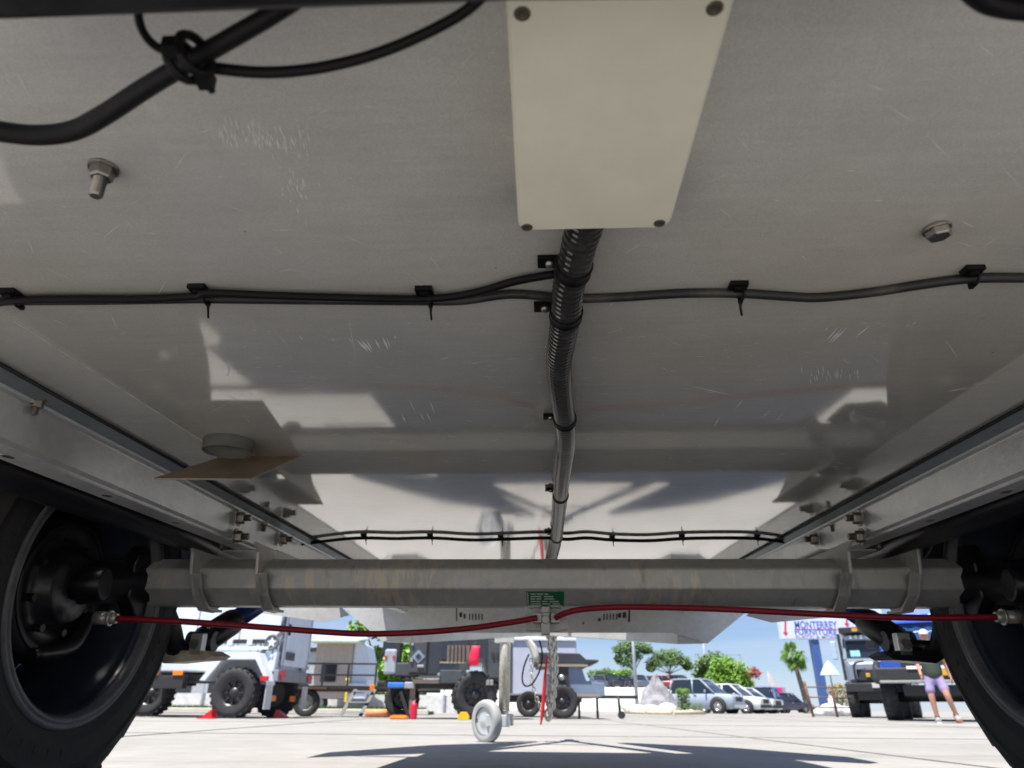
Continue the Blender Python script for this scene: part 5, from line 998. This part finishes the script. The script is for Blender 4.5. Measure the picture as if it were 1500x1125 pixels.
# trees beyond the verge, behind the parked trailers
for k, (px, d, h) in enumerate(((548, 40, 5.0), (592, 38, 4.2))):
    tree('street_tree', ('bright green tree seen between the caravan and the black camper', 'lime green tree showing beside the diamond emblem cabinet')[k], px, d, 0, h, bl(ra, 8, 1.0, 1.0, h * .9, .8), leaf_ms[1], 50 + k, 2600, .2)
# palm
t = thing('palm_tree', 'fan palm with ragged green crown beside the pylon sign', 'palm tree', (X(1176, 68), 68, 0)); q = MB(); rr = random.Random(9)
P = [Vector((X(px, 68, 1000) - X(1176, 68), 0, z)) for px, z in ((1178, 0), (1175, 1.6), (1171, 3.2), (1169, 4.55))]
rad = []; pts = []
sp_, _ = spline(P, [0] * 4, 12)
for i, v in enumerate(sp_): pts.append(v); rad.append((.26 - .10 * i / len(sp_)) * (1.12 if i % 2 else .95))
q.tube(pts, rad, 10, smooth=False); part('trunk', q, bark_m, t); top = P[-1]
for k in range(46):
    a = rr.uniform(0, 6.28); el = rr.uniform(-1.1, 1.35); ln = rr.uniform(.55, .8); d_ = Vector((math.cos(a) * math.cos(el), math.sin(a) * math.cos(el), math.sin(el)))
    q = MB(); hub = top + d_ * ln + Vector((0, 0, .25)); u = d_.orthogonal().normalized(); v = d_.cross(u)
    for j in range(11):
        b = -1.25 + 2.5 * j / 10; e = (d_ * math.cos(b) + u * math.sin(b)).normalized(); l = .85 * (1 - .25 * abs(b) / 1.25); sd = v * .05 + e.cross(v) * .045
        tip = hub + e * l + Vector((0, 0, -.22 * l)); md = hub + e * l * .5; q.add([hub, md + sd, tip, md - sd], [(0, 1, 2, 3)])
    q.tube([top, hub], .02, 4); part('frond', q, leaf_ms[2], t)

# ---- lamp posts, banner, far sign, scoreboard frame
def post(name, label, cat, px, d, h, r_, m, z=0): 
    t = thing(name, label, cat, (X(px, d), d, z)); q = MB(); q.tube([(0, 0, 0), (0, 0, h)], [r_ * 1.2, r_ * .8], 8); part('pole', q, m, t); return t
pm = mat('pole_grey', (.42, .46, .52), rough=.5, metal=.3)
for px, d, h, lb in ((838, 70, 9.5, 'slim grey lamp post above the tent trailer'), (934, 79.5, 11, 'thick grey lamp post rising through the spreading tree'), (1041, 82, 9.0, 'slim lamp post beside the dull green tree')):
    t = post('lamp_post', lb, 'lamp post', px, d, h, .10 if px != 934 else .17, pm); bx(t, 'lamp_arm', (.5, 0, h), (1.0, .1, .1), pm); bx(t, 'lamp_head', (1.0, 0, h), (.6, .3, .12), pm, .03)
t = post('feather_banner', 'small pale feather banner beyond the blue jeep', 'banner', 1133, 72, 3.6, .03, pm); q = MB(); q.prism([(.03, 0, .9), (.42, 0, 1.0), (.48, 0, 2.8), (.25, 0, 3.5), (.03, 0, 3.6)], (0, .01, 0)); part('banner_cloth', q, mat('banner_pale', (.7, .6, .6), rough=.8), t); bx(t, 'orange_foot', (.15, -.02, .95), (.5, .04, .7), mat('banner_orange', (.75, .3, .1), rough=.7))
t = thing('shop_building', 'low far shop with a pink panel beyond the parked cars', 'building', (X(1128, 150), 150, 0))
bx(t, 'wall', (0, 3, 2.2), (7.5, 6, 4.4), mat('shop_grey', (.30, .30, .38), rough=.8)); bx(t, 'sign_panel', (1.9, -.06, 3.1), (2.2, .1, 2.4), mat('shop_pink', (.65, .02, .22), rough=.6)); bx(t, 'window', (-1.6, -.04, 1.8), (2.6, .08, 1.6), glass_m)
t = thing('frame_gantry', 'thin dark steel gantry frame behind the two green trees', 'gantry', (X(1030, 90), 90, 0))
for px in (1027, 1031, 1095): bx(t, 'post', (X(px, 90) - t.location.x, 0, 3.2), (.10, .10, 6.4), pm)
for z in (6.3, 5.2): bx(t, 'beam', ((X(1061, 90) - t.location.x), 0, z), (X(1095, 90) - X(1027, 90), .10, .12), pm)
t = thing('roadside_wall', 'white low wall with a wire fence behind the verge', 'wall', (X(290, 29), 33, 0))
bx(t, 'wall', (2, 0, .35), (15, .25, .7), mat('wall_white', (.68, .68, .66), rough=.8)); 
for k in range(9): bx(t, 'post', (-5 + k * 1.75, -.2, .6), (.06, .06, 1.2), pm)
t = thing('far_house', 'grey shop building far behind the parked trailers', 'building', (X(330, 60), 62, 0)); bx(t, 'wall', (0, 4, 2.2), (22, 8, 4.4), mat('far_wall', (.42, .44, .48), rough=.8)); bx(t, 'roof', (0, 4, 4.55), (22.6, 8.6, .3), trim_m)
for k in range(6): bx(t, 'window', (-8 + k * 3.2, -.03, 1.9), (1.8, .08, 1.5), glass_m)
t = thing('market_parasol', 'pale green parasol standing beside the expedition truck', 'parasol', (X(1226, 31), 31, 0)); q = MB(); q.lathe([(.42, 0), (.24, .30), (.03, .55)], (0, 0, 1.55), (0, 0, 1), 8, False); part('canopy', q, mat('parasol_green', (.45, .60, .52), rough=.7), t); q = MB(); q.cyl((0, 0, 0), (0, 0, 2.1), .03, None, 8); part('pole', q, pm, t)

# ------------------------------------------------------------------ walking person
d0 = 14.8
skin_m = mat('skin', (.50, .25, .18), rough=.55, var=.06); 
t = thing('person', 'person walking in dark green shirt, lavender shorts, white cap and trainers', 'person', (X(1380, d0), d0, 0), R(-26)); t.scale = (.96, .96, .95)
def skinmesh(name, J, E_, rad, m, parent, sub=1, root=0):
    me = bpy.data.meshes.new(name); me.from_pydata([Vector(j) for j in J], E_, []); me.materials.append(m)
    o = bpy.data.objects.new(name, me); col.objects.link(o); o.parent = parent
    sk = o.modifiers.new('skin', 'SKIN'); sk.use_smooth_shade = True
    for i, r_ in enumerate(rad): me.skin_vertices[0].data[i].radius = (r_ if isinstance(r_, tuple) else (r_, r_)); me.skin_vertices[0].data[i].use_root = (i == root)
    sb = o.modifiers.new('subdivision', 'SUBSURF'); sb.levels = sub; sb.render_levels = sub; return o
# facing -Y; x>0 is picture right
J = [(0, 0, .95), (0, -.01, 1.15), (0, 0, 1.36), (0, -.01, 1.50), (0, -.03, 1.60), (0, -.045, 1.69),
     (-.19, 0, 1.40), (-.245, -.02, 1.16), (-.23, -.12, .95), (-.225, -.15, .88),
     (.19, 0, 1.40), (.26, .03, 1.15), (.30, .04, .92), (.31, .03, .85),
     (-.10, 0, .88), (-.12, -.05, .50), (-.10, .0, .12), (-.095, -.03, .075),
     (.10, 0, .88), (.16, -.12, .50), (.24, -.03, .16), (.25, -.05, .11)]
E_ = [(0, 1), (1, 2), (2, 3), (3, 4), (4, 5), (2, 6), (6, 7), (7, 8), (8, 9), (2, 10), (10, 11), (11, 12), (12, 13), (0, 14), (14, 15), (15, 16), (16, 17), (0, 18), (18, 19), (19, 20), (20, 21)]
rd = [(.125, .09), (.12, .09), (.13, .09), .055, (.078, .09), (.085, .10), .062, .043, .030, .036, .062, .043, .030, .036, .088, .066, .042, .036, .088, .066, .042, .036]
body = skinmesh('body', J, E_, rd, skin_m, t, 2)
for sg, hc in ((-1, Vector((-.225, -.15, .875))), (1, Vector((.31, .03, .845)))):
    fg = MB()
    for k in range(4):
        o_ = (k - 1.5) * .020; l = (.072, .085, .08, .065)[k]; fg.tube([hc + Vector((sg * .008, o_, -.01)), hc + Vector((sg * .010, o_ * 1.1, -.035 - l * .4)), hc + Vector((-sg * .008, o_ * 1.05, -.035 - l))], [.011, .010, .007], 7, 3)
    fg.tube([hc + Vector((0, -.03, .01)), hc + Vector((-sg * .006, -.05, -.025)), hc + Vector((-sg * .012, -.052, -.055))], [.013, .011, .008], 7, 3)
    part('fingers', fg, skin_m, body)
hd = MB(); hd.sphere((0, -.05, 1.665), (.078, .098, .115), 20, 14); hd.tube([(0, -.14, 1.69), (0, -.168, 1.655), (0, -.145, 1.645)], [.010, .019, .013], 8, 3)
for sg in (-1, 1): hd.sphere((sg * .080, -.04, 1.665), (.012, .022, .034), 8, 6)
part('head', hd, skin_m, body)
q = MB(); q.box((0, -.142, 1.612), (.05, .012, .012)); part('mouth', q, mat('lips', (.36, .12, .11), rough=.5), body)
q = MB()
for sg in (-1, 1): q.sphere((sg * .032, -.138, 1.69), (.015, .010, .009), 8, 6)
part('eyes', q, mat('eye_dark', (.05, .04, .04), rough=.3), body)
q = MB(); q.lathe([(.088, 0), (.092, .02), (.088, .05), (.066, .085), (.03, .105), (.001, .108)], (0, -.048, 1.70), (0, 0, 1), 20); q.prism([(-.07, -.12, 1.703), (-.05, -.20, 1.698), (.05, -.20, 1.698), (.07, -.12, 1.703)], (0, 0, .008)); part('cap', q, mat('cap_white', (.70, .70, .72), rough=.8), t)
skinmesh('shirt', [(0, 0, .74), (0, 0, 1.10), (0, 0, 1.36), (0, 0, 1.45), (-.20, 0, 1.39), (-.25, -.01, 1.22), (.20, 0, 1.39), (.26, .015, 1.21)], [(0, 1), (1, 2), (2, 3), (2, 4), (4, 5), (2, 6), (6, 7)], [(.215, .175), (.19, .155), (.178, .13), (.07, .07), .082, .072, .082, .072], mat('shirt_green', (.045, .060, .048), rough=.9, var=.2, scale=8, bump=.4, bscale=9), t, 2)
skinmesh('shorts', [(0, 0, 1.02), (0, 0, .84), (-.105, -.01, .80), (-.125, -.045, .53), (.105, -.01, .80), (.155, -.085, .55)], [(0, 1), (1, 2), (2, 3), (1, 4), (4, 5)], [(.172, .135), (.155, .12), .10, .098, .10, .098], mat('shorts_lavender', (.33, .28, .50), rough=.85, var=.12, scale=6, bump=.3, bscale=10), t, 2)
for (a, b_), tp in ((((-.10, .03, .05), (-.09, -.19, .035)), 0), (((.24, .03, .10), (.28, -.20, .05)), .04)):
    q = MB(); A, B = Vector(a), Vector(b_); q.tube([A + Vector((0, .02, .0)), A.lerp(B, .3) + Vector((0, 0, .005)), A.lerp(B, .7), B], [.050, .062, .056, .036], 12, 4); part('shoe', q, mat('shoe_grey', (.30, .29, .28), rough=.7, var=.2), t)
    q = MB(); q.box(A.lerp(B, .5) + Vector((0, 0, -.035)), (.09, .27, .022), Matrix.Rotation(tp * -3, 3, 'X')); part('sole', q, mat('sole_orange', (.45, .12, .05), rough=.7) if tp else M['white'], t)
    q = MB(); q.tube([A + Vector((0, -.025, .02)), A + Vector((0, -.028, .09))], .050, 12); part('sock', q, mat('sock_dark', (.06, .06, .07), rough=.9), t)
